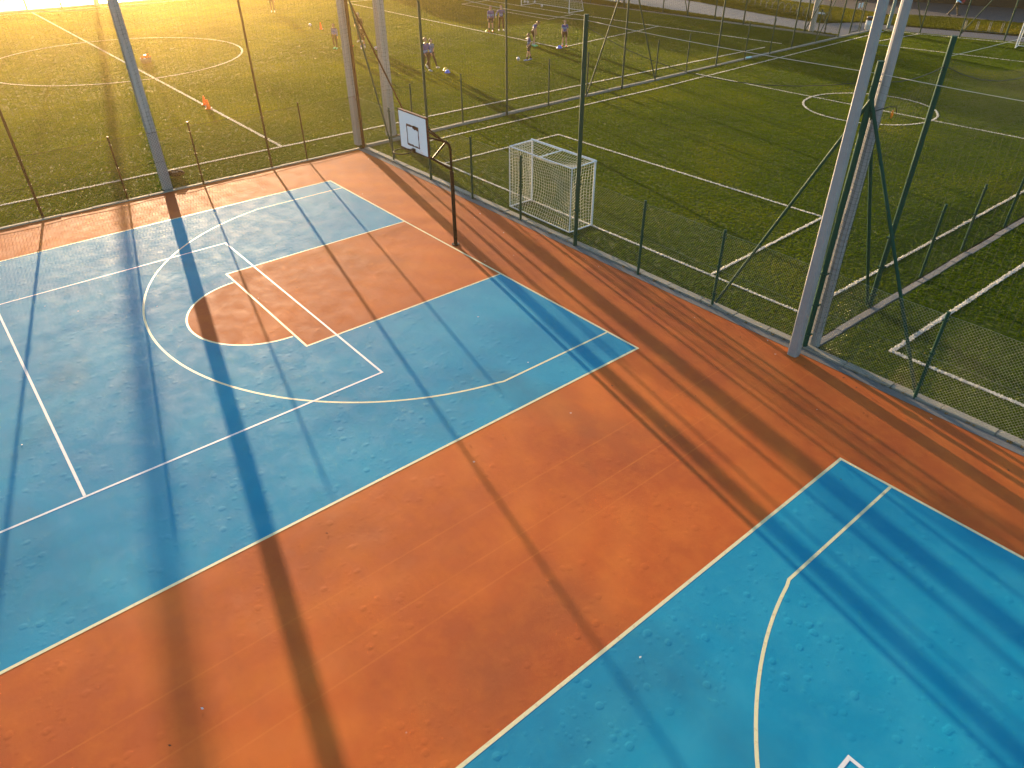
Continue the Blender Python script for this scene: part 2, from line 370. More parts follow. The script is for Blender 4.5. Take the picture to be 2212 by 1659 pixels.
# ------------------------------------------------------------ grass fibres (geometry nodes, uncountable)
def fibres(name, src, m, dens, h, w, nbl, seed, spread=0.02, zoff=0.0):
    me = bpy.data.meshes.new(name); bm = bmesh.new()
    for s in src:
        b2 = bmesh.new(); b2.from_mesh(s.data)
        vm = {v: bm.verts.new((v.co.x, v.co.y, 0.0)) for v in b2.verts}
        for f in b2.faces: bm.faces.new([vm[v] for v in f.verts])
        b2.free()
    bmesh.ops.triangulate(bm, faces=bm.faces[:])
    bm.to_mesh(me); bm.free()
    o = bpy.data.objects.new(name, me); C.objects.link(o); o.location.z = zoff
    me.materials.append(m)
    ng = bpy.data.node_groups.new(name, 'GeometryNodeTree')
    ng.interface.new_socket('Geometry', in_out='INPUT', socket_type='NodeSocketGeometry')
    ng.interface.new_socket('Geometry', in_out='OUTPUT', socket_type='NodeSocketGeometry')
    A = ng.nodes.new; Lk = ng.links.new
    gi = A('NodeGroupInput'); go = A('NodeGroupOutput')
    dp = A('GeometryNodeDistributePointsOnFaces'); dp.inputs['Density'].default_value = dens; dp.inputs['Seed'].default_value = seed
    Lk(gi.outputs[0], dp.inputs['Mesh'])
    join = A('GeometryNodeJoinGeometry')
    rnd = random.Random(seed)
    for i in range(nbl):
        cn = A('GeometryNodeMeshGrid'); cn.inputs['Vertices X'].default_value = 2; cn.inputs['Vertices Y'].default_value = 2
        cn.inputs['Size X'].default_value = w*2; cn.inputs['Size Y'].default_value = h*2*rnd.uniform(0.7, 1.2)
        tf = A('GeometryNodeTransform'); Lk(cn.outputs['Mesh'], tf.inputs['Geometry'])
        a = rnd.uniform(0, 6.28); r = rnd.uniform(0, spread)
        tf.inputs['Translation'].default_value = (r*math.cos(a), r*math.sin(a), 0)
        tf.inputs['Rotation'].default_value = (1.5708+rnd.uniform(-.7, .7), rnd.uniform(-.4, .4), rnd.uniform(0, 6.28))
        Lk(tf.outputs[0], join.inputs[0])
    sm = A('GeometryNodeSetMaterial'); sm.inputs['Material'].default_value = m; Lk(join.outputs[0], sm.inputs[0])
    ip = A('GeometryNodeInstanceOnPoints'); Lk(dp.outputs['Points'], ip.inputs['Points']); Lk(sm.outputs[0], ip.inputs['Instance'])
    rv = A('FunctionNodeRandomValue'); rv.data_type = 'FLOAT_VECTOR'; rv.inputs[0].default_value = (-0.15, -0.15, 0); rv.inputs[1].default_value = (0.15, 0.15, 6.28)
    Lk(rv.outputs[0], ip.inputs['Rotation'])
    rs = A('FunctionNodeRandomValue'); rs.data_type = 'FLOAT'; rs.inputs[2].default_value = 0.65; rs.inputs[3].default_value = 1.3
    Lk(rs.outputs[1], ip.inputs['Scale'])
    Lk(ip.outputs[0], go.inputs[0])
    md = o.modifiers.new('grow', 'NODES'); md.node_group = ng
    return o
def poly_src(pts):
    me = bpy.data.meshes.new('src'); me.from_pydata([(x, y, 0) for x, y in pts], [], [tuple(range(len(pts)))])
    class H: pass
    h = H(); h.data = me; return h
near_t = [poly_src([(-10.0, 3.12), (9.86, 3.12), (10.15, 24), (-10.3, 24)]), poly_src([(10.12, 3.12), (18, 3.12), (18, 20), (10.35, 20)]),
          poly_src([(-26, -16), (-10.24, -16), (-10.28, 3.12), (-10.6, 24), (-26, 24)])]
far_t = [poly_src([(-64.4, -14), (-26, -14), (-26, 24), (-10.65, 24), (-10.85, 40.7), (-38, 40.2), (-62.9, 38.5)]),
         poly_src([(-10.45, 24), (14, 24), (14, 47), (9, 49), (-1.7, 48.3), (-10.7, 46.3)])]
tag(fibres('turf_fibres', near_t, M_blade, 620, 0.017, 0.0032, 9, 3, 0.034), 'short green artificial grass fibres of the pitches beside the courts', 'turf', None, 'stuff')
tag(fibres('turf_fibres', far_t, M_blade, 260, 0.019, 0.0052, 9, 4, 0.05), 'short green artificial grass fibres of the distant pitch halves', 'turf', None, 'stuff')
tag(fibres('line_fibres', TL, M_wblade, 1100, 0.026, 0.006, 6, 5, 0.02, 0.004), 'white artificial grass fibres that mark the pitch lines', 'turf line', None, 'stuff')
wild = [poly_src([(-45, 41.25), (-11.1, 41.25), (-11.6, 41.9), (-30, 42.9), (-45, 43)]),
        poly_src([(-12.4, 48.7), (-2.5, 51.4), (6, 54), (6, 59.6), (-9.7, 55.9), (-13.8, 54.2)]),
        poly_src([(-35, 49.2), (-29.5, 48.8), (-21, 46.7), (-15.0, 45.8), (-13.1, 48.9), (-14.3, 54.0), (-21.5, 55.0), (-35, 56.6)])]
tag(fibres('rough_grass', wild, M_wild, 130, 0.06, 0.009, 9, 6, 0.08), 'rough yellow green grass growing beside the footpath and road', 'grass', None, 'stuff')
weed = [poly_src([(-9.5, 2.84), (24, 2.84), (24, 2.89), (-9.5, 2.89)])]
M_dry = turf_blade_mat('dry_weeds', [(0.10, 0.09, 0.03), (0.16, 0.13, 0.05), (0.22, 0.2, 0.08)])
tag(fibres('dry_weeds', weed, M_dry, 90, 0.05, 0.005, 6, 9, 0.04), 'dry weeds and litter caught along the joint of the kerb', 'weeds', None, 'stuff')

# ------------------------------------------------------------ fences
def post_geo(bm, base, top, r, square=False, n=8):
    tube(bm, [base, top], r, 4 if square else n, True, math.pi/4 if square else 0)
def fence_root(name, loc, label): return empty(name, loc, 0, label, 'fence')
def add_post(root, x, y, h, r, m, lean=(0, 0), square=False, cap=True, name='post', z0=-0.05):
    bm = bmesh.new(); ox, oy, oz = root.location
    post_geo(bm, (x-ox, y-oy, z0), (x-ox+lean[0], y-oy+lean[1], h), r, square)
    if cap: tube(bm, [(x-ox+lean[0], y-oy+lean[1], h), (x-ox+lean[0], y-oy+lean[1], h+0.012)], r*1.04, n=8)
    # small clamps that hold the mesh wires
    for zz in (0.35, 1.1, 1.85):
        if zz < h-0.05:
            f = zz/h; box(bm, (x-ox+lean[0]*f, y-oy+lean[1]*f, zz), (r*2.5, r*2.5, 0.025))
    return mesh_obj(name, bm, m, root, 'angle')
def add_bar(root, a, b, r, m, name='brace', n=8):
    bm = bmesh.new(); o = Vector(root.location)
    tube(bm, [Vector(a)-o, Vector(b)-o], r, n); return mesh_obj(name, bm, m, root, 'angle')
def chainlink(root, p0, p1, z0, z1, pitch, r, m, seed=1, name='chain_link_mesh', amp=0.025):
    """two families of woven wires between ground points p0 and p1"""
    rnd = random.Random(seed); a = Vector(p0); b = Vector(p1); L = (b-a).length; d = (b-a)/L; n = Vector((-d.y, d.x)); H = z1-z0
    vs = []; fs = []; o = Vector(root.location); ph = rnd.uniform(0, 6)
    def off(t, z): return amp*(math.sin(t*1.9+ph)*0.6+math.sin(t*5.3+z*2.1+ph*2)*0.4)*math.sin(math.pi*min(1, max(0, (z-z0)/H)))+0.0
    run = H*0.95; seg = 5
    for fam in (1, -1):
        k = -run if fam == 1 else 0.0; end = L if fam == 1 else L+run
        while k < end:
            pts = []
            for i in range(seg+1):
                f = i/seg; t = k+fam*run*f; z = z0+H*f
                pts.append((t, z))
            # clip to 0..L
            cl = []
            for i in range(seg):
                (t0, q0), (t1, q1) = pts[i], pts[i+1]
                if max(t0, t1) < 0 or min(t0, t1) > L: continue
                def cp(tt):
                    return q0+(q1-q0)*(tt-t0)/(t1-t0)
                A0, A1 = (t0, q0), (t1, q1)
                if t0 < 0: A0 = (0, cp(0))
                if t0 > L: A0 = (L, cp(L))
                if t1 < 0: A1 = (0, cp(0))
                if t1 > L: A1 = (L, cp(L))
                cl.append((A0, A1))
            for A0, A1 in cl:
                P0 = Vector((*(a+d*A0[0]+n*(off(*A0)+fam*r*0.8)), A0[1]))-o; P1 = Vector((*(a+d*A1[0]+n*(off(*A1)+fam*r*0.8)), A1[1]))-o
                dd = (P1-P0)
                if dd.length < 1e-4: continue
                dd.normalize(); n3 = Vector((n.x, n.y, 0)); u = dd.cross(n3).normalized(); base = len(vs)
                for P in (P0, P1):
                    for kx in range(3):
                        an = 2.0944*kx+0.5; q = P+(n3*math.cos(an)+u*math.sin(an))*r; vs.append(tuple(q))
                for kx in range(3): fs.append((base+kx, base+(kx+1) % 3, base+3+(kx+1) % 3, base+3+kx))
            k += pitch
    ob = pydata(name, vs, fs, m, root, m is M_wireg); ob['kind'] = 'stuff'
    # tension wires
    for zz in (z0+0.01, (z0+z1)/2, z1-0.01):
        bm = bmesh.new(); pts = []
        for i in range(int(L/0.8)+2):
            t = min(L, i*0.8); q = a+d*t+n*off(t, zz); pts.append((q.x-o.x, q.y-o.y, zz+0.012*math.sin(t*2.46)))
        tube(bm, pts, r*1.25, 4, False); mesh_obj('tension_wire', bm, m, root)
    return ob
def net(root, tops, zb, pitch, r, m, sag=0.35, seed=1, name='ball_stop_net', bulge=0.12, flat=False):
    """square mesh cords hung between ordered (x,y,ztop) supports, sagging between them"""
    vs = []; fs = []; o = Vector(root.location)
    P = [Vector(t[:2]) for t in tops]; Z = [t[2] for t in tops]
    cols = []
    for i in range(len(P)-1):
        L = (P[i+1]-P[i]).length; k = max(1, int(L/pitch)); d = (P[i+1]-P[i])/L; n = Vector((-d.y, d.x))
        for j in range(k):
            f = j/k; s = 4*f*(1-f)
            cols.append((P[i]+(P[i+1]-P[i])*f, n, s, Z[i]+(Z[i+1]-Z[i])*f-sag*s*min(1, L/5)))
    cols.append((P[-1], n, 0, Z[-1]))
    rows = int((max(Z)-zb)/pitch)
    def pt(c, v):
        q, n, s, zt = c; z = zb+(zt-zb)*v; bl = bulge*s*math.sin(math.pi*v)
        return Vector((q.x+n.x*bl-o.x, q.y+n.y*bl-o.y, z))
    def seg(A, B):
        dd = (B-A).normalized(); u = dd.cross(Vector((0.31, 0.52, 0.8))).normalized(); w = dd.cross(u); base = len(vs)
        for Q in (A, B):
            for kx in range(3):
                an = 2.0944*kx; vs.append(tuple(Q+(u*math.cos(an)+w*math.sin(an))*r))
        for kx in range(3): fs.append((base+kx, base+(kx+1) % 3, base+3+(kx+1) % 3, base+3+kx))
    for ci, c in enumerate(cols):
        for v in range(4): seg(pt(c, v/4), pt(c, (v+1)/4))
    st = 4
    for rr in range(rows+1):
        v = rr/rows; i = 0
        while i < len(cols)-1:
            j = min(i+st, len(cols)-1); seg(pt(cols[i], v), pt(cols[j], v)); i = j
    ob = pydata(name, vs, fs, m, root, False); ob['kind'] = 'stuff'
    return cols
def rope(root, pts, r, m, name='rope', n=5):
    bm = bmesh.new(); o = Vector(root.location); tube(bm, [Vector(p)-o for p in pts], r, n, True); return mesh_obj(name, bm, m, root, True)
def sagrope(root, a, b, s, r, m, name='rope', k=10):
    a = Vector(a); b = Vector(b)
    return rope(root, [a+(b-a)*(i/k)-Vector((0, 0, s*4*(i/k)*(1-i/k))) for i in range(k+1)], r, m, name)

# left fence (between court and football pitch)
FL = fence_root('fence', (-10.15, 2.98, 0), 'fence of brown black posts and wire mesh along the sunlit left edge of the court')
LP = [(-10.23, -16.4, 6.1, 'T'), (-10.22, -13.85, 2.12, 'S'), (-10.22, -11.3, 2.12, 'S'), (-10.23, -8.78, 6.1, 'T'), (-10.15, -6.20, 2.12, 'S'), (-10.05, -3.65, 2.17, 'S'), (-10.2, -0.99, 6.1, 'T'), (-10.17, 0.46, 2.14, 'S')]
for x, y, h, k in LP:
    add_post(FL, x, y, h, 0.042 if k == 'T' else 0.030, M_black)
add_post(FL, -10.27, 3.02, 6.3, 0.065, M_rust, square=False)
add_bar(FL, (-10.27, 3.02, 5.6), (-10.35, 5.55, 0.1), 0.035, M_rust)
chainlink(FL, (-10.13, -20), (-10.16, 2.98), 0.06, 2.02, 0.095, 0.0036, M_wirek, 3, amp=0.02)
tops = [(-10.2, -16.4, 6.0), (-10.2, -8.78, 6.0), (-10.2, -0.99, 6.0), (-10.27, 3.02, 6.1)]
net(FL, tops, 2.0, 0.14, 0.0024, M_net, 0.4, 1)
sagrope(FL, (-10.2, -8.78, 6.02), (-10.2, -0.99, 6.02), 0.3, 0.005, M_rope); sagrope(FL, (-10.2, -0.99, 6.02), (-10.27, 3.02, 6.12), 0.15, 0.005, M_rope)
# fence behind the hoop
FR = fence_root('fence', (2.4, 2.88, 0), 'long fence of dark green posts and wire mesh behind the basketball hoop')
RP = [(-7.88, 2.98, 1.98, 'S'), (-5.13, 2.86, 6.2, 'T'), (-2.61, 2.84, 2.06, 'S'), (-0.13, 2.88, 2.04, 'S'), (2.41, 2.84, 6.1, 'T'), (4.89, 2.83, 2.08, 'S'), (7.30, 2.92, 2.03, 'S'), (12.42, 2.92, 2.02, 'S'), (14.95, 2.92, 2.02, 'S'), (17.5, 2.92, 6.1, 'T'), (20.0, 2.92, 2.02, 'S')]
for x, y, h, k in RP:
    ln = (0.0, 0.0)
    add_post(FR, x, y, h, 0.060 if k == 'T' and x > 0 else 0.048 if k == 'T' else 0.037, M_green, ln)
add_post(FR, 9.87, 2.95, 6.05, 0.065, M_green, (-0.07, 0.08))
add_bar(FR, (9.83, 2.98, 5.40), (7.36, 2.97, 0.12), 0.036, M_green); add_bar(FR, (9.84, 2.98, 5.40), (12.38, 2.97, 0.1), 0.036, M_green)
add_bar(FR, (-10.22, 3.02, 5.9), (-7.84, 3.02, 0.1), 0.036, M_green)
chainlink(FR, (-10.0, 2.93), (9.8, 2.90), 0.07, 1.98, 0.07, 0.0018, M_wireg, 5, amp=0.03); chainlink(FR, (9.95, 2.90), (20, 2.90), 0.07, 1.98, 0.07, 0.0018, M_wireg, 8, amp=0.03)
net(FR, [(-10.27, 3.02, 6.1), (-5.13, 2.86, 6.1), (2.41, 2.84, 5.95), (9.8, 3.0, 5.75), (17.5, 2.92, 5.9)], 2.0, 0.14, 0.0017, M_net, 0.55, 4)
sagrope(FR, (-5.13, 2.86, 6.15), (2.41, 2.84, 5.98), 0.12, 0.006, M_rope); sagrope(FR, (2.41, 2.84, 5.98), (9.8, 3.03, 5.85), 0.05, 0.006, M_rope)
sagrope(FR, (2.41, 2.84, 5.85), (9.8, 3.03, 5.72), 0.55, 0.008, M_net, 'net_cable'); sagrope(FR, (9.8, 3.03, 5.85), (17.5, 2.92, 6.0), 0.1, 0.006, M_rope)
# fence between the two pitches
FB = fence_root('fence', (-10.3, 3.2, 0), 'long fence of slim green posts between the left and the right football pitch')
BP = [(-10.40, 5.55, 2.04, 'S'), (-10.37, 8.15, 2.08, 'S'), (-10.30, 10.66, 6.0, 'T'), (-10.36, 13.32, 2.06, 'S'), (-10.36, 15.90, 2.04, 'S'), (-10.42, 18.58, 6.0, 'T'), (-10.50, 21.3, 2.0, 'S'), (-10.58, 24.03, 2.0, 'S'), (-10.58, 26.77, 6.0, 'T'), (-10.62, 29.63, 2.02, 'S'), (-10.68, 32.38, 2.0, 'S'), (-10.83, 35.04, 6.0, 'T'), (-10.88, 38.01, 2.0, 'S'), (-10.83, 40.77, 6.0, 'T'), (-11.1, 42.75, 3.0, 'S'), (-11.0, 44.0, 3.0, 'S')]
for x, y, h, k in BP: add_post(FB, x, y, h, 0.05 if k == 'T' else 0.036, M_green)
add_bar(FB, (-10.42, 18.5, 5.6), (-10.36, 15.95, 0.1), 0.036, M_green); add_bar(FB, (-10.42, 18.6, 5.6), (-10.5, 21.25, 0.1), 0.036, M_green)
add_bar(FB, (-10.83, 40.7, 4.6), (-10.88, 38.05, 0.1), 0.03, M_green)
chainlink(FB, (-10.27, 3.1), (-10.58, 24), 0.07, 2.0, 0.08, 0.0016, M_wire, 11); chainlink(FB, (-10.58, 24), (-10.83, 40.7), 0.07, 2.0, 0.12, 0.0016, M_wire, 12)
net(FB, [(-10.27, 3.02, 6.1), (-10.3, 10.66, 5.9), (-10.42, 18.58, 5.9), (-10.58, 26.77, 5.9), (-10.83, 35.04, 5.9), (-10.83, 40.77, 5.9)], 2.0, 0.16, 0.0024, M_net, 0.4, 6)
# side fence, right of the right pitch
FS = fence_root('fence', (9.9, 5.9, 0), 'fence of dark green posts and sagging net between the right pitch and the corner pitch')
SP = [(9.93, 8.50, 2.04, 'S'), (9.9, 11.1, 1.95, 'S'), (10.0, 13.9, 1.95, 'S'), (10.05, 16.4, 6.1, 'T'), (10.1, 19.0, 2.0, 'S'), (10.2, 21.6, 2.0, 'S')]
add_post(FS, 9.88, 5.88, 6.15, 0.062, M_green, (-0.10, 0.12), square=False)
for x, y, h, k in SP: add_post(FS, x, y, h, 0.06 if k == 'T' else 0.037, M_green)
add_bar(FS, (9.84, 3.02, 5.38), (9.84, 5.80, 0.1), 0.038, M_green)
chainlink(FS, (9.92, 3.1), (10.2, 22), 0.07, 1.98, 0.07, 0.0016, M_wire, 14, amp=0.05)
net(FS, [(9.8, 3.03, 5.7), (9.80, 5.98, 5.75), (10.05, 16.4, 5.7), (10.2, 22, 5.4)], 1.98, 0.13, 0.0016, M_net, 0.75, 7)
sagrope(FS, (9.79, 5.98, 5.78), (10.05, 16.4, 5.95), 0.1, 0.006, M_rope); sagrope(FS, (9.79, 5.98, 5.6), (10.05, 16.4, 5.6), 0.85, 0.009, M_net, 'net_cable'); sagrope(FS, (9.8, 3.03, 5.72), (9.79, 5.98, 5.6), 0.12, 0.009, M_net, 'net_cable')
# far end fence of the left pitch
FF = fence_root('fence', (-24, 41.1, 0), 'distant fence of thin dark posts at the far end of the left pitch')
for x, y, h, r in [(-44, 40.6, 6, .05), (-39.5, 40.7, 2.5, .04), (-35.2, 40.9, 6, .05), (-31.1, 41.0, 6, .055), (-26.68, 40.95, 6, .05), (-24.14, 41.02, 6, .05), (-21.36, 40.9, 6, .05), (-18.71, 40.95, 6, .055), (-16.1, 41.05, 2.6, .04), (-13.7, 41.2, 6, .05), (-12.28, 41.5, 2.6, .04)]:
    add_post(FF, x, y, h, r, M_green)
add_bar(FF, (-24.14, 41.02, 0.1), (-25.9, 41.02, 4.5), 0.035, M_green); add_bar(FF, (-13.65, 41.2, 0.1), (-12.3, 41.35, 3.5), 0.035, M_green); add_bar(FF, (-31.1, 41.0, 0.1), (-32.9, 41.0, 4.5), 0.035, M_green)
chainlink(FF, (-45, 40.7), (-10.9, 41.2), 0.06, 2.4, 0.16, 0.0022, M_wire, 21)
sagrope(FF, (-18.71, 40.95, 2.5), (-10.9, 41.0, 2.6), 0.1, 0.012, M_net, 'tension_wire')
# far end fence of the right pitch
FG = fence_root('fence', (-5.4, 47.2, 0), 'distant fence of dark green posts at the far end of the right pitch')
for x, y, h, r, l in [(-8.06, 47.0, 6, .05, 0.25), (-5.43, 47.2, 6, .05, 0.1), (-2.85, 47.95, 6, .055, 0), (0.2, 48.6, 6, .05, 0), (3.5, 49.2, 6, .05, 0)]:
    add_post(FG, x, y, h, r, M_green, (0, 0))
add_bar(FG, (-8.06, 47.0, 0.3), (-9.6, 46.7, 4.0), 0.035, M_green); add_bar(FG, (-5.43, 47.2, 0.2), (-3.4, 47.7, 3.9), 0.035, M_green)
chainlink(FG, (-10.6, 46.5), (-2.85, 47.95), 0.06, 2.2, 0.16, 0.0022, M_wire, 22); chainlink(FG, (-2.85, 47.95), (4, 49.3), 0.06, 2.2, 0.16, 0.0022, M_wire, 23)
# far left fence
FA = fence_root('fence', (-65, 5, 0), 'distant fence of thin posts in the glare along the road at upper left')
for x, y, h, r in [(-66.0, -12, 6, .06), (-65.6, -6, 6, .06), (-65.17, 0.70, 6, .06), (-64.71, 3.39, 6, .05), (-64.35, 8.87, 6, .05), (-64.3, 14.2, 6, .05), (-64.3, 19.5, 6, .05), (-64.3, 25, 6, .05), (-64.2, 31, 6, .05), (-64.1, 36.5, 6, .05)]:
    add_post(FA, x, y, h, r, M_green)
add_bar(FA, (-64.71, 3.39, 0.1), (-65.0, 1.2, 4.2), 0.035, M_green); add_bar(FA, (-64.35, 14.2, 0.1), (-64.5, 11.8, 4.5), 0.035, M_green)
chainlink(FA, (-65.6, -6), (-64.2, 31), 0.06, 2.0, 0.2, 0.0026, M_wire, 31)
# gate leaf in the far corner, standing open
G = empty('gate', (-11.0, 42.75, 0), 0, 'narrow dark green mesh gate leaf with two white notices, by the bin', 'gate')
for y0 in (42.8, 43.95): add_bar(G, (-11.08, y0, 0.1), (-11.08, y0, 2.25), 0.028, M_green, 'gate_frame')
for z in (0.12, 2.25): add_bar(G, (-11.08, 42.8, z), (-11.08, 43.95, z), 0.028, M_green, 'gate_frame')
chainlink(G, (-11.08, 42.8), (-11.08, 43.95), 0.12, 2.25, 0.12, 0.0022, M_wire, 41)
M_paper = mat('paper_notice', (0.7, 0.72, 0.72), 0.6)
for y0 in (43.15, 43.55):
    bm = bmesh.new(); box(bm, (-11.05+11.0, y0-42.75, 1.78), (0.004, 0.22, 0.30)); mesh_obj('notice', bm, M_paper, G)

# ------------------------------------------------------------ lighting masts
def mast(x, y, r0, r1, h, label, n=4, lean=(0, 0), wrap=False, m=None, grp='tall lighting masts around the courts', phase=0.12):
    t = empty('lighting_mast', (x, y, 0), 0, label, 'lighting mast', grp)
    bm = bmesh.new()
    if n == 4:      # square shaft with cut corners
        rg = []
        for zz, rr, lx, ly in ((-0.1, r0, 0, 0), (h, r1, lean[0], lean[1])):
            c = rr*0.72; pl = [(rr, -c), (rr, c), (c, rr), (-c, rr), (-rr, c), (-rr, -c), (-c, -rr), (c, -rr)]
            ca, sa = math.cos(phase), math.sin(phase)
            rg.append([bm.verts.new((lx+a*ca-b*sa, ly+a*sa+b*ca, zz)) for a, b in pl])
        for i in range(8): bm.faces.new((rg[0][i], rg[0][(i+1) % 8], rg[1][(i+1) % 8], rg[1][i]))
        bm.faces.new(rg[1])
    else: tube(bm, [(0, 0, -0.1), (lean[0], lean[1], h)], [r0, r1], n, True, phase)
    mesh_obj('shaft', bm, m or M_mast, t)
    bm = bmesh.new(); box(bm, (lean[0], lean[1], h+0.05), (1.8, 0.12, 0.10), 0.3); mesh_obj('crossarm', bm, M_green, t)
    for s in (-0.6, 0.0, 0.6):
        bm = bmesh.new(); c = Vector((lean[0]+s*math.cos(0.3), lean[1]+s*math.sin(0.3), h+0.25)); box(bm, c, (0.4, 0.18, 0.32), 0.3, 0.02, None); mesh_obj('floodlight', bm, M_green, t)
    bm = bmesh.new(); lathe(bm, [(r0*1.12, 0.0), (r0*1.12, 0.02), (r0*0.9, 0.03)], 12); mesh_obj('collar', bm, M_conc, t)
    return t
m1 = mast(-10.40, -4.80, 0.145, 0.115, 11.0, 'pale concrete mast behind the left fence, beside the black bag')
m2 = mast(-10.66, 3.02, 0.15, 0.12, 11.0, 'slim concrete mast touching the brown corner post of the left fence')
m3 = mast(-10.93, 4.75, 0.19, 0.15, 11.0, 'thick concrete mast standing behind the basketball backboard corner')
m4 = mast(9.88, 2.50, 0.112, 0.055, 11.0, 'smooth grey mast standing on the orange court at its right corner', 4, (-0.18, 0.12), m=M_mast2, phase=0.05)
m5 = mast(9.94, 3.22, 0.135, 0.068, 11.0, 'round concrete mast on the turf side of the right corner fence', 12, (-0.16, 0.12), m=M_mast2)
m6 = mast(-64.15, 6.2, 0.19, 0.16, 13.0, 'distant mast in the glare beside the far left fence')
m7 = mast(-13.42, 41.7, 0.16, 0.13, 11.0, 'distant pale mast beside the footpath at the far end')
M_gsteel = painted_metal('grey_green_steel', (0.16, 0.24, 0.24), (0.3, 0.3, 0.28))
m8 = mast(-10.55, 47.3, 0.13, 0.11, 9.0, 'thin grey green mast behind the far corner of the right pitch', 8, (0, 0), m=M_gsteel)
# net wrapped round some masts
def wrapnet(t, r0, r1, z0, z1, h, lean=(0, 0)):
    vs = []; bm = bmesh.new()
    k = 10
    def rr(z): return r0+(r1-r0)*z/h+0.012
    for i in range(k):
        a = 2*math.pi*i/k; tube(bm, [(rr(z)*math.cos(a+0.1*math.sin(z*2))+lean[0]*z/h, rr(z)*math.sin(a+0.1*math.sin(z*2))+lean[1]*z/h, z) for z in [z0+(z1-z0)*j/10 for j in range(11)]], 0.0028, 3, False)
    z = z0
    while z < z1:
        tube(bm, [(rr(z)*math.cos(2*math.pi*j/12)+lean[0]*z/h, rr(z)*math.sin(2*math.pi*j/12)+lean[1]*z/h, z+0.02*math.sin(j)) for j in range(13)], 0.0028, 3, False); z += 0.13
    o = mesh_obj('net_wrap', bm, M_net, t, True); o['kind'] = 'stuff'
wrapnet(m1, 0.150, 0.120, 2.0, 8.0, 11); wrapnet(m2, .155, .123, 0.3, 8, 11); wrapnet(m3, .195, .153, 0.3, 8, 11); wrapnet(m5, .135, .068, 0.4, 5.0, 11, (-0.16, 0.12))
# orange reflector on a cable loop at the right corner mast
t = empty('cable_loop', (9.94, 3.3, 5.15), 0, 'black hooked cable with small orange tag on the round corner mast', 'cable')
bm = bmesh.new(); tube(bm, [(-0.22, -0.20, -0.05), (-0.02, -0.16, 0.05), (0.16, -0.03, 0.14), (0.24, 0.05, 0.12), (0.25, 0.07, 0.0)], 0.009, 6); mesh_obj('cable', bm, M_net, t, True)
bm = bmesh.new(); ball(bm, (0.20, 0.02, 0.0), 0.05, 10, 8, (0.5, 0.5, 1.6)); mesh_obj('orange_tag', bm, mat('orange_plastic_tag', (0.8, 0.25, 0.02), 0.3), t, True)

# ------------------------------------------------------------ basketball hoop
def board_material():
    m = mat('backboard_paint', (0.88, 0.89, 0.90), 0.35); k = N(m); P = k.pos()
    k.l(k.mix(k.math('MULTIPLY', k.ramp(k.noise(k.scale(P, 6, 6, 1.5), 3, 5, 0.7), [(0.62, 0.0), (0.8, 1.0)]), 0.5), (0.88, 0.89, 0.90), (0.5, 0.44, 0.38)), k.b.inputs['Base Color'])
    return m
H = empty('basketball_hoop', (0.05, 0.20, 0), 0, 'basketball hoop with white backboard on a bent dark pole at the baseline', 'basketball hoop')
bm = bmesh.new(); tube(bm, [(0, 0, 0), (0, 0, 2.18)], 0.055, 12); tube(bm, [(0, 0, 0.0), (0, 0, 0.02)], 0.12, 12); mesh_obj('pole', bm, M_black, H, 'angle')
bm = bmesh.new(); tube(bm, [(0, 0, 2.1), (-0.01, 0, 2.82), (-0.02, -0.03, 2.93), (-0.04, -0.12, 3.02), (-0.06, -0.22, 3.05)], 0.036, 10); box(bm, (0.0, -0.05, 2.2), (0.03, 0.03, 0.03)); mesh_obj('upper_pole', bm, M_black, H, 'angle')
YB = -1.13    # backboard back face, local y
X0, X1, Z0, Z1 = -0.62, 0.66, 2.98, 3.93
def hb(a, b, r=0.022, name='strut'):
    bm = bmesh.new(); tube(bm, [a, b], r, 8); mesh_obj(name, bm, M_black, H, 'angle')
top = (-0.05, -0.18, 3.04)
hb(top, (0.50, YB, 3.75)); hb(top, (-0.45, YB, 3.78)); hb(top, (0.02, YB, 3.42), 0.026); hb((0, 0, 2.24), (0.03, YB, 3.02), 0.030); hb((-0.04, -0.14, 2.98), (0.01, -0.62, 2.66), 0.026)
bm = bmesh.new(); box(bm, ((X0+X1)/2, YB-0.025, (Z0+Z1)/2), (X1-X0, 0.03, Z1-Z0), 0, 0.004); mesh_obj('backboard', bm, board_material(), H)
bm = bmesh.new()
for (a, b, c, d) in ((X0-0.015, X0+0.0, Z0-0.02, Z1+0.02), (X1-0.0, X1+0.015, Z0-0.02, Z1+0.02)):
    box(bm, ((a+b)/2, YB-0.012, (c+d)/2), (b-a+0.012, 0.05, d-c))
box(bm, ((X0+X1)/2, YB-0.012, Z1+0.012), (X1-X0+0.02, 0.075, 0.03)); box(bm, ((X0+X1)/2, YB-0.012, Z0-0.012), (X1-X0+0.02, 0.075, 0.03))
mesh_obj('board_frame', bm, M_rust, H)
# hand-painted target square with uneven strokes
def stroke(pts, w):
    vs = []; fs = []
    for i, (x, z) in enumerate(pts):
        a = Vector(pts[max(0, i-1)]); b = Vector(pts[min(len(pts)-1, i+1)]); d = (b-a).normalized(); n = Vector((-d.y, d.x)); ww = w*random.uniform(0.6, 1.5)
        vs += [(x+n.x*ww/2, YB-0.0425, z+n.y*ww/2), (x-n.x*ww/2, YB-0.0425, z-n.y*ww/2)]
    for i in range(len(pts)-1): fs.append((2*i, 2*i+1, 2*i+3, 2*i+2))
    return vs, fs
vs = []; fs = []
def addst(p, w):
    a, b = stroke(p, w); n = len(vs); vs.extend(a); fs.extend([tuple(i+n for i in f) for f in b])
lx0, lx1, lz0, lz1 = -0.26, 0.28, 3.12, 3.62
def lin(a, b, k=9): return [(a[0]+(b[0]-a[0])*i/k+random.uniform(-.004, .004), a[1]+(b[1]-a[1])*i/k+random.uniform(-.004, .004)) for i in range(k+1)]
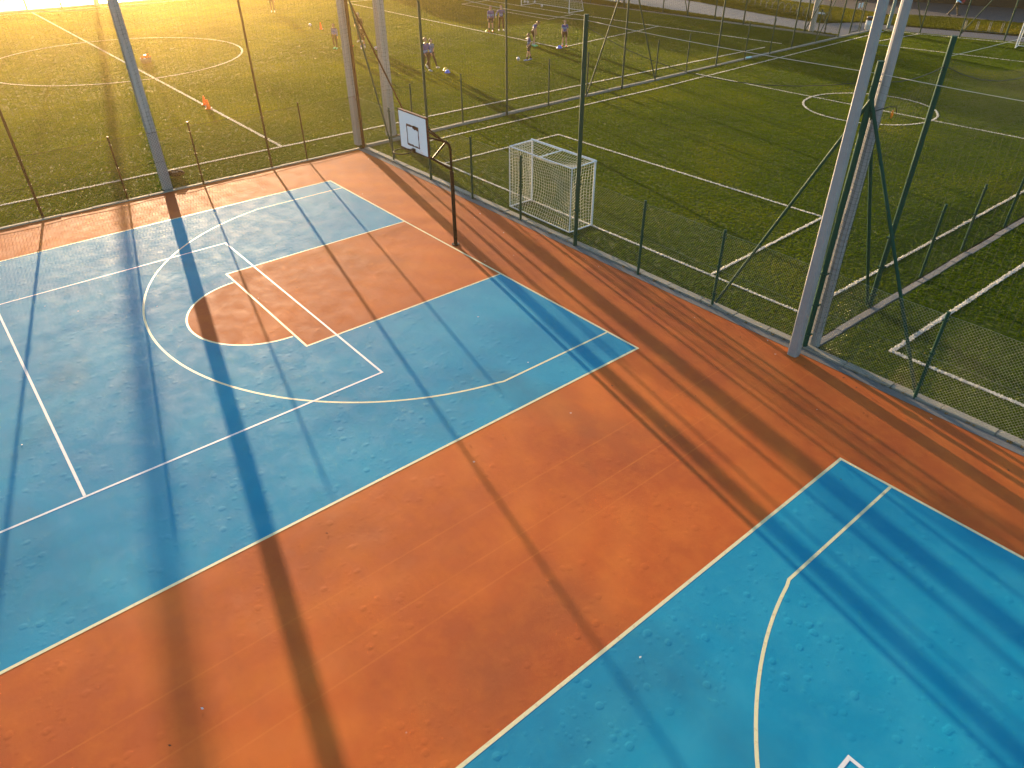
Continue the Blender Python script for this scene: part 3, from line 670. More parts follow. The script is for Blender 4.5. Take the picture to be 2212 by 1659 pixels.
addst(lin((lx0, lz0), (lx0, lz1)), 0.035); addst(lin((lx1, lz1), (lx1, lz0)), 0.04)
YB -= 0.0006; addst(lin((lx0-.015, lz1), (lx1+.015, lz1)), 0.045); addst(lin((lx0-.015, lz0), (lx1+.03, lz0)), 0.04); addst(lin((0.02, lz1-.01), (0.26, lz1-.03)), 0.08); YB += 0.0006
pydata('target_square', vs, fs, mat('dark_red_line', (0.10, 0.022, 0.018), 0.6), H)
bm = bmesh.new(); rc = Vector((0.02, YB-0.04-0.13-0.225, 3.05)); 
tube(bm, [rc+Vector((0.235*math.cos(a), 0.235*math.sin(a), 0)) for a in [2*math.pi*i/28 for i in range(29)]], 0.014, 6, False)
box(bm, (0.02, YB-0.10, 3.045), (0.11, 0.13, 0.012)); box(bm, (0.02, YB-0.046, 3.0), (0.13, 0.012, 0.12))
tube(bm, [(-0.03, YB-0.05, 2.96), (-0.04, YB-0.17, 3.04)], 0.007, 5); tube(bm, [(0.07, YB-0.05, 2.96), (0.08, YB-0.17, 3.04)], 0.007, 5)
mesh_obj('rim', bm, M_black, H, 'angle')

# ------------------------------------------------------------ goals
def netpatch(root, A, B, Cc, D, nu, nv, bul, r, m, name='net', waves=0.0):
    """net cords over a bilinear patch A-B-C-D (A->B top edge, D->C bottom edge), bulged by vector bul"""
    A, B, Cc, D = [Vector(v) for v in (A, B, Cc, D)]; bul = Vector(bul)
    def P(u, v):
        q = (A*(1-u)+B*u)*(1-v)+(D*(1-u)+Cc*u)*v
        return q+bul*math.sin(math.pi*u)*math.sin(math.pi*v)+Vector((0, 0, waves*math.sin(u*17+v*5)*math.sin(math.pi*v)))
    bm = bmesh.new()
    for i in range(nu+1): tube(bm, [P(i/nu, j/8) for j in range(9)], r, 3, False)
    for j in range(nv+1): tube(bm, [P(i/12, j/nv) for i in range(13)], r, 3, False)
    o = mesh_obj(name, bm, m, root, True); o['kind'] = 'stuff'; return o
def goal(loc, rz, w, h, dt, db, label, nr=0.0028, nu=28, cell=0.11, midbar=True):
    t = empty('football_goal', loc, rz, label, 'goal')
    hw = w/2
    def bar(nm, *pts, r=0.035):
        bm = bmesh.new(); tube(bm, pts, r, 10); mesh_obj(nm, bm, M_goalw, t, 'angle')
    for s in (-1, 1):
        bar('goal_post', (s*hw, 0, 0), (s*hw, 0, h-0.036), r=0.034)
        bar('top_stay', (s*hw, 0.03, h-0.01), (s*hw, dt, h-0.03), r=0.02)
        bar('rear_post', (s*hw, dt, h-0.03), (s*hw, db, 0.03), r=0.02)
        bar('ground_bar', (s*hw, 0.04, 0.03), (s*hw, db, 0.03), r=0.022)
    bar('crossbar', (-hw-0.04, 0, h), (hw+0.034, 0, h), r=0.034)
    bar('rear_top_bar', (-hw, dt, h-0.03), (hw, dt, h-0.03), r=0.02); bar('rear_ground_bar', (-hw, db, 0.03), (hw, db, 0.03), r=0.022)
    if midbar: bar('middle_stay', (0, 0.03, h-0.01), (0, dt, h-0.03), r=0.02)
    nv = int(h/cell)
    netpatch(t, (-hw, dt, h-.03), (hw, dt, h-.03), (hw, db+0.02, 0.04), (-hw, db+0.02, 0.04), int(w/cell), nv, (0, -0.32, 0.0), nr, M_goalnet, 'net', 0.03)
    for s in (-1, 1):
        netpatch(t, (s*hw, 0.03, h-.02), (s*hw, dt, h-.03), (s*hw, db, 0.04), (s*hw, 0.03, 0.04), max(4, int(dt/cell)), nv, (-s*0.10, 0, 0), nr, M_goalnet, 'net', 0.03)
    netpatch(t, (-hw, 0.03, h-.02), (hw, 0.03, h-.02), (hw, dt, h-.03), (-hw, dt, h-.03), int(w/cell), max(4, int(dt/cell)), (0, 0.05, -0.22), nr, M_goalnet, 'net')
    return t
# near goal: opening faces +Y, so its depth points to -Y
goal((0.22, 4.28, 0), math.pi, 2.85, 2.02, 0.95, 0.95, 'white handball size goal with cream net behind the court fence', nr=0.0055, cell=0.10)
goal((-1.67+1.9, 46.05, 0), 0.17, 3.2, 2.1, 0.9, 0.9, 'white goal at the far right end, cut by the edge of the photo', nr=0.004, cell=0.16, midbar=False)
goal((-35.0, 35.1, 0), 0.0, 6.2, 2.2, 1.0, 1.7, 'wide white goal with footballs inside at the far end of the left pitch', nr=0.004, cell=0.18, midbar=False)

# ------------------------------------------------------------ small things
M_ballw = mat('football_white_leather', (0.7, 0.72, 0.74), 0.35); M_ballk = mat('football_dark_panels', (0.03, 0.05, 0.12), 0.35); M_ballr = mat('football_red_panels', (0.5, 0.03, 0.03), 0.35)
def football(x, y, label, dark=M_ballk, r=0.11, grp='footballs on the pitch'):
    bm = bmesh.new(); bmesh.ops.create_icosphere(bm, subdivisions=3, radius=r)
    bm.faces.ensure_lookup_table()
    ico = bmesh.new(); bmesh.ops.create_icosphere(ico, subdivisions=1, radius=1); cs = [v.co.normalized() for v in ico.verts]; ico.free()
    rot = Matrix.Rotation(random.uniform(0, 6), 3, 'Z') @ Matrix.Rotation(random.uniform(0, 6), 3, 'X')
    for f in bm.faces:
        if max(f.calc_center_median().normalized().dot(rot @ c) for c in cs) > 0.93: f.material_index = 1
    o = mesh_obj('football', bm, [M_ballw, dark], None, True); o.location = (x, y, r+0.02)
    return tag(o, label, 'football', grp)
football(-39.9, 15.4, 'white football left of the tall orange cone, behind the boys')
football(-19.4, 19.0, 'white football in front of the boy holding his arm out')
football(-28.2, 14.25, 'red and white football half hidden by the thick mast', M_ballr)
football(-35.9, 38.0-2.4, 'white football alone inside the right half of the wide far goal')
football(-38.9, 37.4-1.2, 'left one of two footballs touching each other inside the far goal')
football(-38.6, 37.5-1.2, 'right one of two footballs touching each other inside the far goal')
football(-38.0, 36.6, 'football inside the far goal, just right of the touching pair')
M_cone = mat('orange_cone_plastic', (0.85, 0.20, 0.01), 0.4); k_ = N(M_cone)
tr_ = k_.n('ShaderNodeBsdfTranslucent'); tr_.inputs[0].default_value = (0.9, 0.25, 0.01, 1); mx_ = k_.n('ShaderNodeMixShader'); mx_.inputs[0].default_value = 0.5
k_.l(k_.b.outputs[0], mx_.inputs[1]); k_.l(tr_.outputs[0], mx_.inputs[2]); k_.l(mx_.outputs[0], k_.t.nodes['Material Output'].inputs['Surface'])
M_holes = mat('cone_hole_yellow', (0.9, 0.6, 0.05), 0.5); M_cbase = mat('cone_base_white', (0.7, 0.68, 0.62), 0.5)
def cone(x, y, label, h=0.42, grp='orange training cones'):
    t = empty('training_cone', (x, y, 0.02), random.uniform(0, 1), label, 'cone', grp)
    bm = bmesh.new(); lathe(bm, [(0.105, 0.02), (0.10, 0.05), (0.03, h-0.01), (0.022, h)], 14); mesh_obj('cone_body', bm, M_cone, t, True)
    bm = bmesh.new(); box(bm, (0, 0, 0.01), (0.28, 0.28, 0.02), 0, 0.006)
    mesh_obj('cone_base', bm, M_cone, t)
    for s in (-1, 1):
        bm = bmesh.new(); box(bm, (s*0.12, 0, 0.03), (0.03, 0.26, 0.03), 0, 0.004); mesh_obj('base_clip', bm, M_cbase, t)
    bm = bmesh.new()
    for z, rr in ((0.13, 0.088), (0.24, 0.066), (0.33, 0.047)):
        for a in (0, 1.57, 3.14, 4.71):
            a += z*3; ball(bm, (rr*math.cos(a), rr*math.sin(a), z), 0.014, 6, 4)
    mesh_obj('cone_holes', bm, M_holes, t)
cone(-38.12, 15.4, 'tall orange cone standing alone between a football and the boys', 0.47)
cone(-21.3, 0.52, 'further of two orange cones on the white halfway line'); cone(-20.45, 0.38, 'nearer of two orange cones on the white halfway line')
def disc(x, y, col, label, rr=0.13, h=0.11, grp='coloured marker cones'):
    bm = bmesh.new(); lathe(bm, [(rr, 0.0), (rr*0.95, 0.012), (rr*0.45, h), (rr*0.32, h+0.004)], 16)
    o = mesh_obj('marker_cone', bm, col, None, True); o.location = (x, y, 0.025); return tag(o, label, 'marker cone', grp)
M_dy = mat('yellow_marker_plastic', (0.85, 0.5, 0.01), 0.4); M_db = mat('blue_marker_plastic', (0.03, 0.14, 0.62), 0.4)
disc(-28.95, 24.1, M_dy, 'yellow marker cone at the feet of two boys standing together', 0.17, 0.15); disc(-19.45, 13.75, M_db, 'blue marker cone lying in front of a yellow one', 0.17, 0.15)
disc(-19.95, 13.98, M_dy, 'yellow marker cone partly hidden behind a blue one', 0.16, 0.16); disc(-20.72, 23.65, M_db, 'blue marker cone beside the red shoes of a boy', 0.19, 0.16)
# bag of cones on the centre circle
B = empty('equipment_bag', (-34.0, 1.55, 0.02), -0.5, 'open grey training bag heaped with orange cones on the centre circle', 'bag')
M_bag = mat('grey_brown_bag_cloth', (0.12, 0.10, 0.09), 0.8)
bm = bmesh.new(); lathe(bm, [(0.40, 0.0), (0.47, 0.08), (0.50, 0.24), (0.48, 0.28), (0.42, 0.24)], 20); bmesh.ops.scale(bm, verts=bm.verts, vec=(1.0, 0.62, 1)); mesh_obj('bag_body', bm, M_bag, B, True)
for i in range(7):
    bm = bmesh.new(); d = Vector((random.uniform(-1, 1), random.uniform(-.6, .6), random.uniform(0, .5))).normalized()*0.34
    p = Vector((random.uniform(-.28, .16), random.uniform(-.14, .12), 0.28+0.02*i)); tube(bm, [p-d*0.5, p+d*0.5], [0.10, 0.02], 10); mesh_obj('cone_in_bag', bm, M_cone, B, True)
bm = bmesh.new(); ball(bm, (0.36, 0.04, 0.25), 0.075, 14, 9); mesh_obj('ball_in_bag', bm, M_ballw, B, True)
# black sports bag beside mast
B = empty('sports_bag', (-11.55, -4.12, 0.02), 0.9, 'glossy black sports bag lying on the turf beside the left mast', 'bag')
M_gl = mat('black_nylon', (0.008, 0.006, 0.012), 0.75, 0, 0.05)
bm = bmesh.new(); ball(bm, (0, 0, 0.15), 0.2, 18, 12, (1.7, 0.95, 0.8))
for v in bm.verts:
    v.co += v.co.normalized()*0.02*math.sin(v.co.x*23)*math.sin(v.co.y*19+v.co.z*11); v.co.z = max(0, v.co.z)*0.72
mesh_obj('bag_body', bm, M_gl, B, True)
bm = bmesh.new(); tube(bm, [(-0.2, -0.1, 0.17), (-0.12, -0.05, 0.22), (0.1, 0.0, 0.23), (0.2, -0.06, 0.17)], 0.014, 6); mesh_obj('bag_handle', bm, M_gl, B, True)
bm = bmesh.new(); box(bm, (0.05, -0.13, 0.195), (0.22, 0.015, 0.012), 0.1, 0.003); box(bm, (-0.24, -0.12, 0.15), (0.05, 0.02, 0.03), 0.3); mesh_obj('bag_zip', bm, mat('pale_zip', (0.6, 0.58, 0.55), 0.4), B)
# drain grate
B = empty('drain_grate', (-10.55, 5.35, 0), 1.55, 'rusty slatted mat beside the foot of the thick mast', 'grate')
for i in range(9):
    bm = bmesh.new(); box(bm, (-0.44+i*0.11, 0, 0.04), (0.05, 0.34, 0.03)); mesh_obj('slat', bm, M_rust, B)
bm = bmesh.new(); box(bm, (0, 0.16, 0.02), (1.0, 0.03, 0.03)); box(bm, (0, -0.16, 0.02), (1.0, 0.03, 0.03)); mesh_obj('slat_rail', bm, M_rust, B)
# bottle
B = empty('water_bottle', (-10.62, 30.1, 0.07), 1.4, 'small clear plastic bottle lying on the kerb between the pitches', 'bottle')
M_clear = mat('clear_blue_plastic', (0.45, 0.75, 0.8), 0.12)
bm = bmesh.new(); lathe(bm, [(0.03, -0.15), (0.036, -0.14), (0.033, -0.05), (0.036, 0.02), (0.034, 0.08), (0.014, 0.13), (0.014, 0.14)], 12); bmesh.ops.rotate(bm, verts=bm.verts, cent=(0, 0, 0), matrix=Matrix.Rotation(R(90), 3, 'Y')); bmesh.ops.scale(bm, verts=bm.verts, vec=(1.6, 1.6, 1.6)); mesh_obj('bottle_body', bm, M_clear, B, True)
bm = bmesh.new(); tube(bm, [(0.225, 0, 0), (0.25, 0, 0)], 0.026, 10); mesh_obj('bottle_cap', bm, M_db, B)
# litter bin
B = empty('litter_bin', (-11.25, 45.75, 0), 0, 'white cylindrical litter bin with black lid by the far gate', 'bin')
bm = bmesh.new(); lathe(bm, [(0.27, 0.0), (0.29, 0.03), (0.29, 0.30), (0.30, 0.31), (0.30, 0.33), (0.29, 0.34), (0.29, 0.60)], 20); mesh_obj('bin_drum', bm, mat('bin_white_concrete', (0.55, 0.54, 0.5), 0.7), B, True)
bm = bmesh.new(); lathe(bm, [(0.26, 0.60), (0.26, 0.70), (0.30, 0.71), (0.30, 0.80), (0.27, 0.83), (0.16, 0.83)], 20); mesh_obj('bin_lid', bm, mat('bin_black_lid', (0.015, 0.015, 0.015), 0.3), B, True)
# bike racks
M_rack = mat('galvanised_rack', (0.10, 0.12, 0.12), 0.6, 0.0, 0.2)
def rack_hoops(cx, cy, dx, dy, n, label, lean=0.35):
    t = empty('bicycle_rack', (cx, cy, 0), math.atan2(dy, dx), label, 'bicycle rack')
    step = math.hypot(dx, dy)
    for i in range(n):
        for s in (0, 0.10):
            bm = bmesh.new(); x = i*step+s
            tube(bm, [(x, -0.3, 0.0), (x, -0.3-0.0, 0.35), (x, -0.1, 0.62), (x, 0.15, 0.62), (x, 0.3, 0.35), (x, 0.35, 0.0)], 0.014, 6); mesh_obj('rack_hoop', bm, M_rack, t)
    bm = bmesh.new(); tube(bm, [(-0.2, -0.3, 0.03), (n*step, -0.3, 0.03)], 0.02, 6); tube(bm, [(-0.2, 0.35, 0.03), (n*step, 0.35, 0.03)], 0.02, 6); mesh_obj('rack_rail', bm, M_rack, t)
rack_hoops(-28.2, 52.4, 0.80, -0.33, 17, 'long row of slanted metal bicycle stands on the grass beyond the footpath')
rack_hoops(-6.6, 50.6, 0.75, 0.22, 4, 'short row of metal bicycle stands on yellow grass at upper right')
# cloth scrap on grass
bm = bmesh.new(); bmesh.ops.create_grid(bm, x_segments=6, y_segments=6, size=0.25)
for v in bm.verts: v.co.z = 0.05+0.06*math.sin(v.co.x*20)+0.05*math.cos(v.co.y*17)
o = mesh_obj('paper_scrap', bm, M_paper, None, True); o.location = (-17.4, 49.8, 0.05); tag(o, 'crumpled white paper scrap on the grass behind the bicycle stands', 'litter')

# leaves and scraps blown over the courts
M_deb = [mat('dead_leaf_brown', (0.10, 0.045, 0.015), 0.8), mat('pale_scrap', (0.6, 0.58, 0.54), 0.7), mat('black_twig', (0.015, 0.012, 0.01), 0.8)]
rnd = random.Random(5); vs = []; fs = []; mi = []
for i in range(130):
    x = rnd.uniform(-9, 22); y = rnd.uniform(-14, 2.6) if rnd.random() < 0.45 else 2.6-abs(rnd.gauss(0, 0.5)); a = rnd.uniform(0, 6.28); kd = rnd.choice((0, 0, 1, 2)); l = rnd.uniform(0.010, 0.030)*(1.5 if kd == 2 else 1); w_ = l*(0.15 if kd == 2 else 0.6)
    ca, sa = math.cos(a), math.sin(a); n = len(vs)
    for u, v_, z in ((-l, 0, 0.006), (0, -w_, 0.012), (l, 0, 0.02), (0, w_, 0.007)): vs.append((x+u*ca-v_*sa, y+u*sa+v_*ca, z))
    fs.append((n, n+1, n+2, n+3)); mi.append(kd)
tag(pydata('court_litter', vs, fs, M_deb, mi=mi), 'dead leaves, twigs and pale scraps blown over the courts', 'litter', None, 'stuff')

# dark building at upper right, low wall
M_bld = ground_mat('dark_brown_cladding', (0.035, 0.022, 0.018), (0.06, 0.04, 0.03), 4, 0.01, 0.8)
B = empty('building', (0, 66, 0), 0, 'dark brown clad building wall beyond the road at upper right', 'building')
a = Vector((-24, 60.9-66)); b = Vector((30, 76.0-66)); d = (b-a); L = d.length; ang = math.atan2(d.y, d.x)
npl = 44
for i in range(npl):
    c = a+d*((i+0.5)/npl); nrm = Vector((-d.y, d.x)).normalized()
    bm = bmesh.new(); box(bm, (0, 0, 2.4), (L/npl-0.02, 0.06, 4.8), 0, 0.008); o = mesh_obj('cladding_panel', bm, M_bld, B); o.location = (c.x, c.y, 0); o.rotation_euler = (0, 0, ang)
c = (a+b)/2+Vector((-d.y, d.x)).normalized()*3.2
bm = bmesh.new(); box(bm, (c.x, c.y, 2.4), (L, 6.2, 4.8), ang); mesh_obj('wall', bm, M_bld, B)
bm = bmesh.new(); box(bm, (c.x, c.y, 4.95), (L+0.6, 7.4, 0.25), ang); mesh_obj('roof', bm, mat('roof_felt', (0.06, 0.06, 0.065), 0.8), B)

# ------------------------------------------------------------ people
SKIN = mat('skin', (0.50, 0.26, 0.17), 0.5); HAIRD = mat('dark_brown_hair', (0.025, 0.014, 0.010), 0.6); HAIRB = mat('brown_hair', (0.10, 0.05, 0.025), 0.6); HAIRG = mat('grey_hair', (0.30, 0.29, 0.28), 0.6)
EYE = mat('eye_dark', (0.02, 0.02, 0.02), 0.3)
def cloth(name, c, band=None, z0=0, z1=0):
    m = mat(name, c, 0.75, 0, 0.2); k = N(m)
    tc = k.n('ShaderNodeTexCoord').outputs['Object']
    col = c
    if band:
        sx = k.n('ShaderNodeSeparateXYZ'); k.l(tc, sx.inputs[0])
        f = k.math('MULTIPLY', k.math('GREATER_THAN', sx.outputs[2], z0), k.math('LESS_THAN', sx.outputs[2], z1))
        nz = k.ramp(k.noise(tc, 26, 2), [(0.42, 0.0), (0.5, 1.0)])
        k.l(k.mix(k.math('MULTIPLY', f, nz), c, band), k.b.inputs['Base Color'])
    k.l(k.bump(k.noise(tc, 14, 3, 0.5), 1.0, 0.012), k.b.inputs['Normal'])
    return m
BLUE = cloth('blue_shirt_cloth', (0.02, 0.05, 0.24), (0.15, 0.40, 0.60), 1.06, 1.14)
BLUE2 = cloth('faded_blue_shirt_cloth', (0.03, 0.07, 0.22), (0.15, 0.3, 0.5), 0.98, 1.06)
WHB = cloth('pale_blue_shirt_cloth', (0.10, 0.17, 0.28)); DARK = cloth('black_cloth', (0.012, 0.012, 0.018)); NAVY = cloth('navy_cloth', (0.014, 0.016, 0.04)); MAR = cloth('maroon_black_cloth', (0.03, 0.010, 0.012))
KHAKI = cloth('khaki_cloth', (0.10, 0.08, 0.045)); RED = cloth('red_cloth', (0.35, 0.02, 0.05)); LBL = cloth('light_blue_cloth', (0.25, 0.5, 0.75))
SH_G = mat('bright_green_shoe', (0.08, 0.65, 0.3), 0.4); SH_R = mat('red_shoe', (0.75, 0.05, 0.05), 0.4); SH_W = mat('white_shoe', (0.45, 0.47, 0.47), 0.6, 0, 0.2); SH_B = mat('blue_shoe', (0.12, 0.22, 0.5), 0.4); SH_K = mat('black_shoe', (0.02, 0.02, 0.02), 0.4)
SK_W = mat('white_sock', (0.45, 0.47, 0.55), 0.8); SK_K = mat('black_sock', (0.015, 0.012, 0.02), 0.8); SK_B = mat('blue_sock', (0.06, 0.09, 0.4), 0.8)

def skin_mesh(name, verts, edges, radii, sub=1):
    me = bpy.data.meshes.new('skin'); me.from_pydata([tuple(v) for v in verts], edges, [])
    ob = bpy.data.objects.new('skin', me); C.objects.link(ob)
    md = ob.modifiers.new('s', 'SKIN'); md.use_smooth_shade = True
    if not me.skin_vertices: 
        bpy.context.view_layer.update()
    sv = me.skin_vertices[0].data
    for i, r in enumerate(radii):
        sv[i].radius = (r, r) if not isinstance(r, tuple) else r
        sv[i].use_root = (i == 0)
    s2 = ob.modifiers.new('sub', 'SUBSURF'); s2.levels = sub; s2.render_levels = sub
    bpy.context.view_layer.update()
    dg = bpy.context.evaluated_depsgraph_get(); ev = ob.evaluated_get(dg)
    out = bpy.data.meshes.new_from_object(ev)
    bpy.data.objects.remove(ob); bpy.data.meshes.remove(me)
    return out

def person(loc, face, H_, label, shirt=BLUE, long_sleeve=False, bottoms=NAVY, long_legs=False, socks=SK_W, shoes=SH_W, hair=HAIRD,
           legs=((0, 0, 4), (0, 0, 4)), arms=((0, 8, 10), (0, 8, 10)), lean=0, headp=0, headt=0, grp='children training on the left pitch', coat=False, number=None):
    """face: heading in degrees clockwise from +Y. legs/arms: (L),(R) = (forward flex, knee or elbow bend, abduction) degrees"""
    s = H_
    t = empty('person', (loc[0], loc[1], 0.02), -R(face), label, 'person', grp)
    rx = lambda a: Matrix.Rotation(a, 3, 'X')
    hip = Vector((0, 0, 0.52*s)); Lm = rx(R(-lean))
    up_ = lambda v: hip+Lm @ (Vector(v)*s)
    chest = up_((0, 0, 0.22)); waist = up_((0, 0, 0.10)); neck = up_((0, 0, 0.30)); 
    hm = Lm @ rx(R(-headp)) @ Matrix.Rotation(R(headt), 3, 'Z')
    headc = neck+hm @ (Vector((0, 0.012, 0.095))*s)
    J = {}
    for sd_, nm, lg, ar in ((-1, 'L', legs[0], arms[0]), (1, 'R', legs[1], arms[1])):
        f, kn, ab = [R(q) for q in lg]
        hj = hip+Vector((sd_*0.055*s, 0, -0.01*s)); th = Vector((sd_*math.sin(ab), math.sin(f)*math.cos(ab), -math.cos(f)*math.cos(ab)))
        kj = hj+th*0.245*s; f2 = f-kn; sh = Vector((sd_*math.sin(ab)*0.6, math.sin(f2), -math.cos(f2))).normalized(); aj = kj+sh*0.235*s
        fd = Vector((sd_*0.12, math.cos(f2*0.6), math.sin(f2*0.6)*1.0-0.12)).normalized()
        J[nm] = dict(hj=hj, kj=kj, aj=aj, toe=aj+fd*0.10*s+Vector((0, 0, -0.02*s)), heel=aj-fd*0.03*s+Vector((0, 0, -0.022*s)))
        f, el, ab = [R(q) for q in ar]
        sj = up_((sd_*0.105, 0, 0.265)); ua = Lm @ Vector((sd_*math.sin(ab), math.sin(f)*math.cos(ab), -math.cos(f)*math.cos(ab)))
        ej = sj+ua*0.165*s; f2 = f+el; inn = -sd_*0.25*min(1, el/1.2)
        fa = (Lm @ Vector((sd_*math.sin(ab)*(1-0.5*min(1, el))+inn, math.sin(f2)*math.cos(ab), -math.cos(f2)*math.cos(ab)))).normalized(); wj = ej+fa*0.145*s
        J[nm].update(sj=sj, ej=ej, wj=wj, fa=fa, hd=wj+fa*0.05*s)
    low = min(min(J[n]['toe'].z, J[n]['heel'].z) for n in 'LR')-0.018*s
    dz = Vector((0, 0, -low))
    for n in 'LR':
        for k in J[n]:
            if k != 'fa': J[n][k] = J[n][k]+dz
    hip, waist, chest, neck, headc = [v+dz for v in (hip, waist, chest, neck, headc)]
    V = [hip, waist, chest, neck, neck+(headc-neck)*0.55]; E_ = [(0, 1), (1, 2), (2, 3), (3, 4)]; Rr = [(0.075*s, 0.058*s), (0.070*s, 0.050*s), (0.085*s, 0.058*s), 0.036*s, 0.034*s]
    for n in 'LR':
        j = J[n]; b = len(V)
        V += [j['hj'], (j['hj']+j['kj'])/2, j['kj'], (j['kj']*0.65+j['aj']*0.35), j['aj'], j['toe']]
        Rr += [0.050*s, 0.046*s, 0.033*s, 0.034*s, 0.022*s, 0.020*s]; E_ += [(0, b), (b, b+1), (b+1, b+2), (b+2, b+3), (b+3, b+4), (b+4, b+5)]
        b = len(V); V += [j['sj'], (j['sj']+j['ej'])/2, j['ej'], j['wj'], j['hd']]; Rr += [0.036*s, 0.029*s, 0.024*s, 0.017*s, (0.022*s, 0.014*s)]; E_ += [(2, b), (b, b+1), (b+1, b+2), (b+2, b+3), (b+3, b+4)]
    body = skin_mesh('body', V, E_, Rr)
    bm = bmesh.new(); bm.from_mesh(body); bpy.data.meshes.remove(body)
    # head: skull, jaw, nose, ears
    hM = Matrix.Translation(headc) @ hm.to_4x4()
    hb_ = bmesh.new(); bmesh.ops.create_uvsphere(hb_, u_segments=16, v_segments=12, radius=0.062*s, matrix=Matrix.Diagonal((0.86, 1.0, 1.18, 1)))
    for v in hb_.verts:
        if v.co.z < 0: v.co.x *= 1+v.co.z/(0.062*s)*0.28; v.co.y += 0.006*s*(-v.co.z/(0.062*s))
    tube(hb_, [(0, 0.060*s, 0.012*s), (0, 0.076*s, -0.012*s), (0, 0.060*s, -0.018*s)], [0.004*s, 0.009*s, 0.006*s], 6)
    tube(hb_, [(-0.018*s, 0.061*s, -0.036*s), (0, 0.066*s, -0.037*s), (0.018*s, 0.061*s, -0.036*s)], 0.0035*s, 5)
    for sx in (-1, 1): ball(hb_, (sx*0.054*s, 0.0, -0.002*s), 0.014*s, 8, 6, (0.5, 0.9, 1.2))
    hb_.transform(hM); tmp = bpy.data.meshes.new('h'); hb_.to_mesh(tmp); hb_.free(); bm.from_mesh(tmp); bpy.data.meshes.remove(tmp)
    # fingers and thumb
    for n, sg in (('L', -1), ('R', 1)):
        j = J[n]; d = j['fa']; side = d.cross(Vector((sg, 0, 0)))
        side = side.normalized() if side.length > 0.2 else Vector((0, 1, 0)); nrm = d.cross(side).normalized()
        for i, (ln, o_) in enumerate(((0.034, -0.013), (0.040, -0.0045), (0.037, 0.0045), (0.030, 0.013))):
            p = j['hd']+side*o_*s; tube(bm, [p-d*0.006*s, p+d*ln*0.5*s, p+(d*0.86+nrm*0.3*sg).normalized()*ln*s], [0.0052*s, 0.005*s, 0.0038*s], 5)
        p = j['wj']+d*0.022*s+side*0.016*s; tube(bm, [p, p+(d*0.6+side*0.7)*0.02*s, p+(d*0.95+side*0.7)*0.034*s], [0.0065*s, 0.006*s, 0.0045*s], 5)
    mesh_obj('body', bm, SKIN, t, True)
    for sx in (-1, 1):
        bm = bmesh.new(); c = hM @ Vector((sx*0.021*s, 0.053*s, 0.010*s)); ball(bm, c, 0.0065*s, 8, 6); mesh_obj('eye', bm, EYE, t, True)
    # hair cap
    bm = bmesh.new(); bmesh.ops.create_uvsphere(bm, u_segments=18, v_segments=12, radius=0.068*s, matrix=Matrix.Diagonal((0.88, 1.02, 1.14, 1)))
    dl = [v for v in bm.verts if (v.co.z < -0.012*s and v.co.y > -0.03*s) or v.co.z < -0.045*s or (v.co.y > 0.038*s and v.co.z < 0.040*s)]
    bmesh.ops.delete(bm, geom=dl, context='VERTS')
    for v in bm.verts: v.co += v.co.normalized()*0.004*s*math.sin(v.co.x*900/s*0.2+v.co.z*170)
    bmesh.ops.solidify(bm, geom=bm.faces[:], thickness=0.006*s)
    bm.transform(hM @ Matrix.Translation((0, -0.004*s, 0.006*s))); mesh_obj('hair', bm, hair, t, True)
    def part(name, V, E_, Rr, m):
        me = skin_mesh(name, V, E_, Rr); me.materials.clear(); me.materials.append(m)
        for p in me.polygons: p.use_smooth = True
        o = bpy.data.objects.new(name, me); C.objects.link(o); o.parent = t; return o
    # shirt or jacket
    dn = (hip-waist)*0.75 if not coat else (hip-waist)*1.5
    V = [waist, chest, neck-(neck-chest)*0.25, waist+dn]; E_ = [(0, 1), (1, 2), (0, 3)]; q = 1.25 if coat else 1.0
    Rr = [(0.084*s*q, 0.062*s*q), (0.098*s*q, 0.068*s*q), 0.048*s, (0.088*s*q, 0.068*s*q)]
    for n in 'LR':
        j = J[n]; b = len(V); V += [j['sj'], j['sj']+(j['ej']-j['sj'])*0.75]; Rr += [0.044*s*q, 0.040*s*q]; E_ += [(1, b), (b, b+1)]
        if long_sleeve: V += [j['ej'], j['wj']-(j['wj']-j['ej'])*0.06]; Rr += [0.033*s*q, 0.026*s*q]; E_ += [(b+1, b+2), (b+2, b+3)]
    part('jacket' if coat else 'shirt', V, E_, Rr, shirt)
    V = [hip+(waist-hip)*0.3]; E_ = []; Rr = [(0.084*s, 0.066*s)]
    for n in 'LR':
        j = J[n]; b = len(V)
        V += [j['hj'], j['hj']+(j['kj']-j['hj'])*(0.80 if not long_legs else 0.55)]; Rr += [0.060*s, 0.054*s if not long_legs else 0.050*s]; E_ += [(0, b), (b, b+1)]
        if long_legs: V += [j['kj'], (j['kj']+j['aj'])/2, j['aj']+(j['kj']-j['aj'])*0.05]; Rr += [0.041*s, 0.038*s, 0.032*s]; E_ += [(b+1, b+2), (b+2, b+3), (b+3, b+4)]
    part('trousers' if long_legs else 'shorts', V, E_, Rr, bottoms)
    for n in 'LR':
        j = J[n]
        if not long_legs:
            hi = 0.45 if socks is not SK_W else 0.2
            bm = bmesh.new(); a_ = j['aj']; k2 = j['kj']-j['aj']; tube(bm, [a_-k2.normalized()*0.01*s, a_+k2*hi*0.6, a_+k2*hi], [0.027*s, 0.034*s, 0.038*s if hi > .4 else 0.030*s], 10); mesh_obj('sock', bm, socks, t, True)
        bm = bmesh.new(); h_ = j['heel']; to = j['toe']; tube(bm, [h_-(to-h_)*0.08, h_+(to-h_)*0.25+Vector((0, 0, .010*s)), h_+(to-h_)*0.65+Vector((0, 0, .004*s)), to+(to-h_)*0.22, to+(to-h_)*0.30], [0.020*s, 0.031*s, 0.029*s, 0.021*s, 0.008*s], 10)
        mesh_obj('shoe', bm, shoes, t, True)
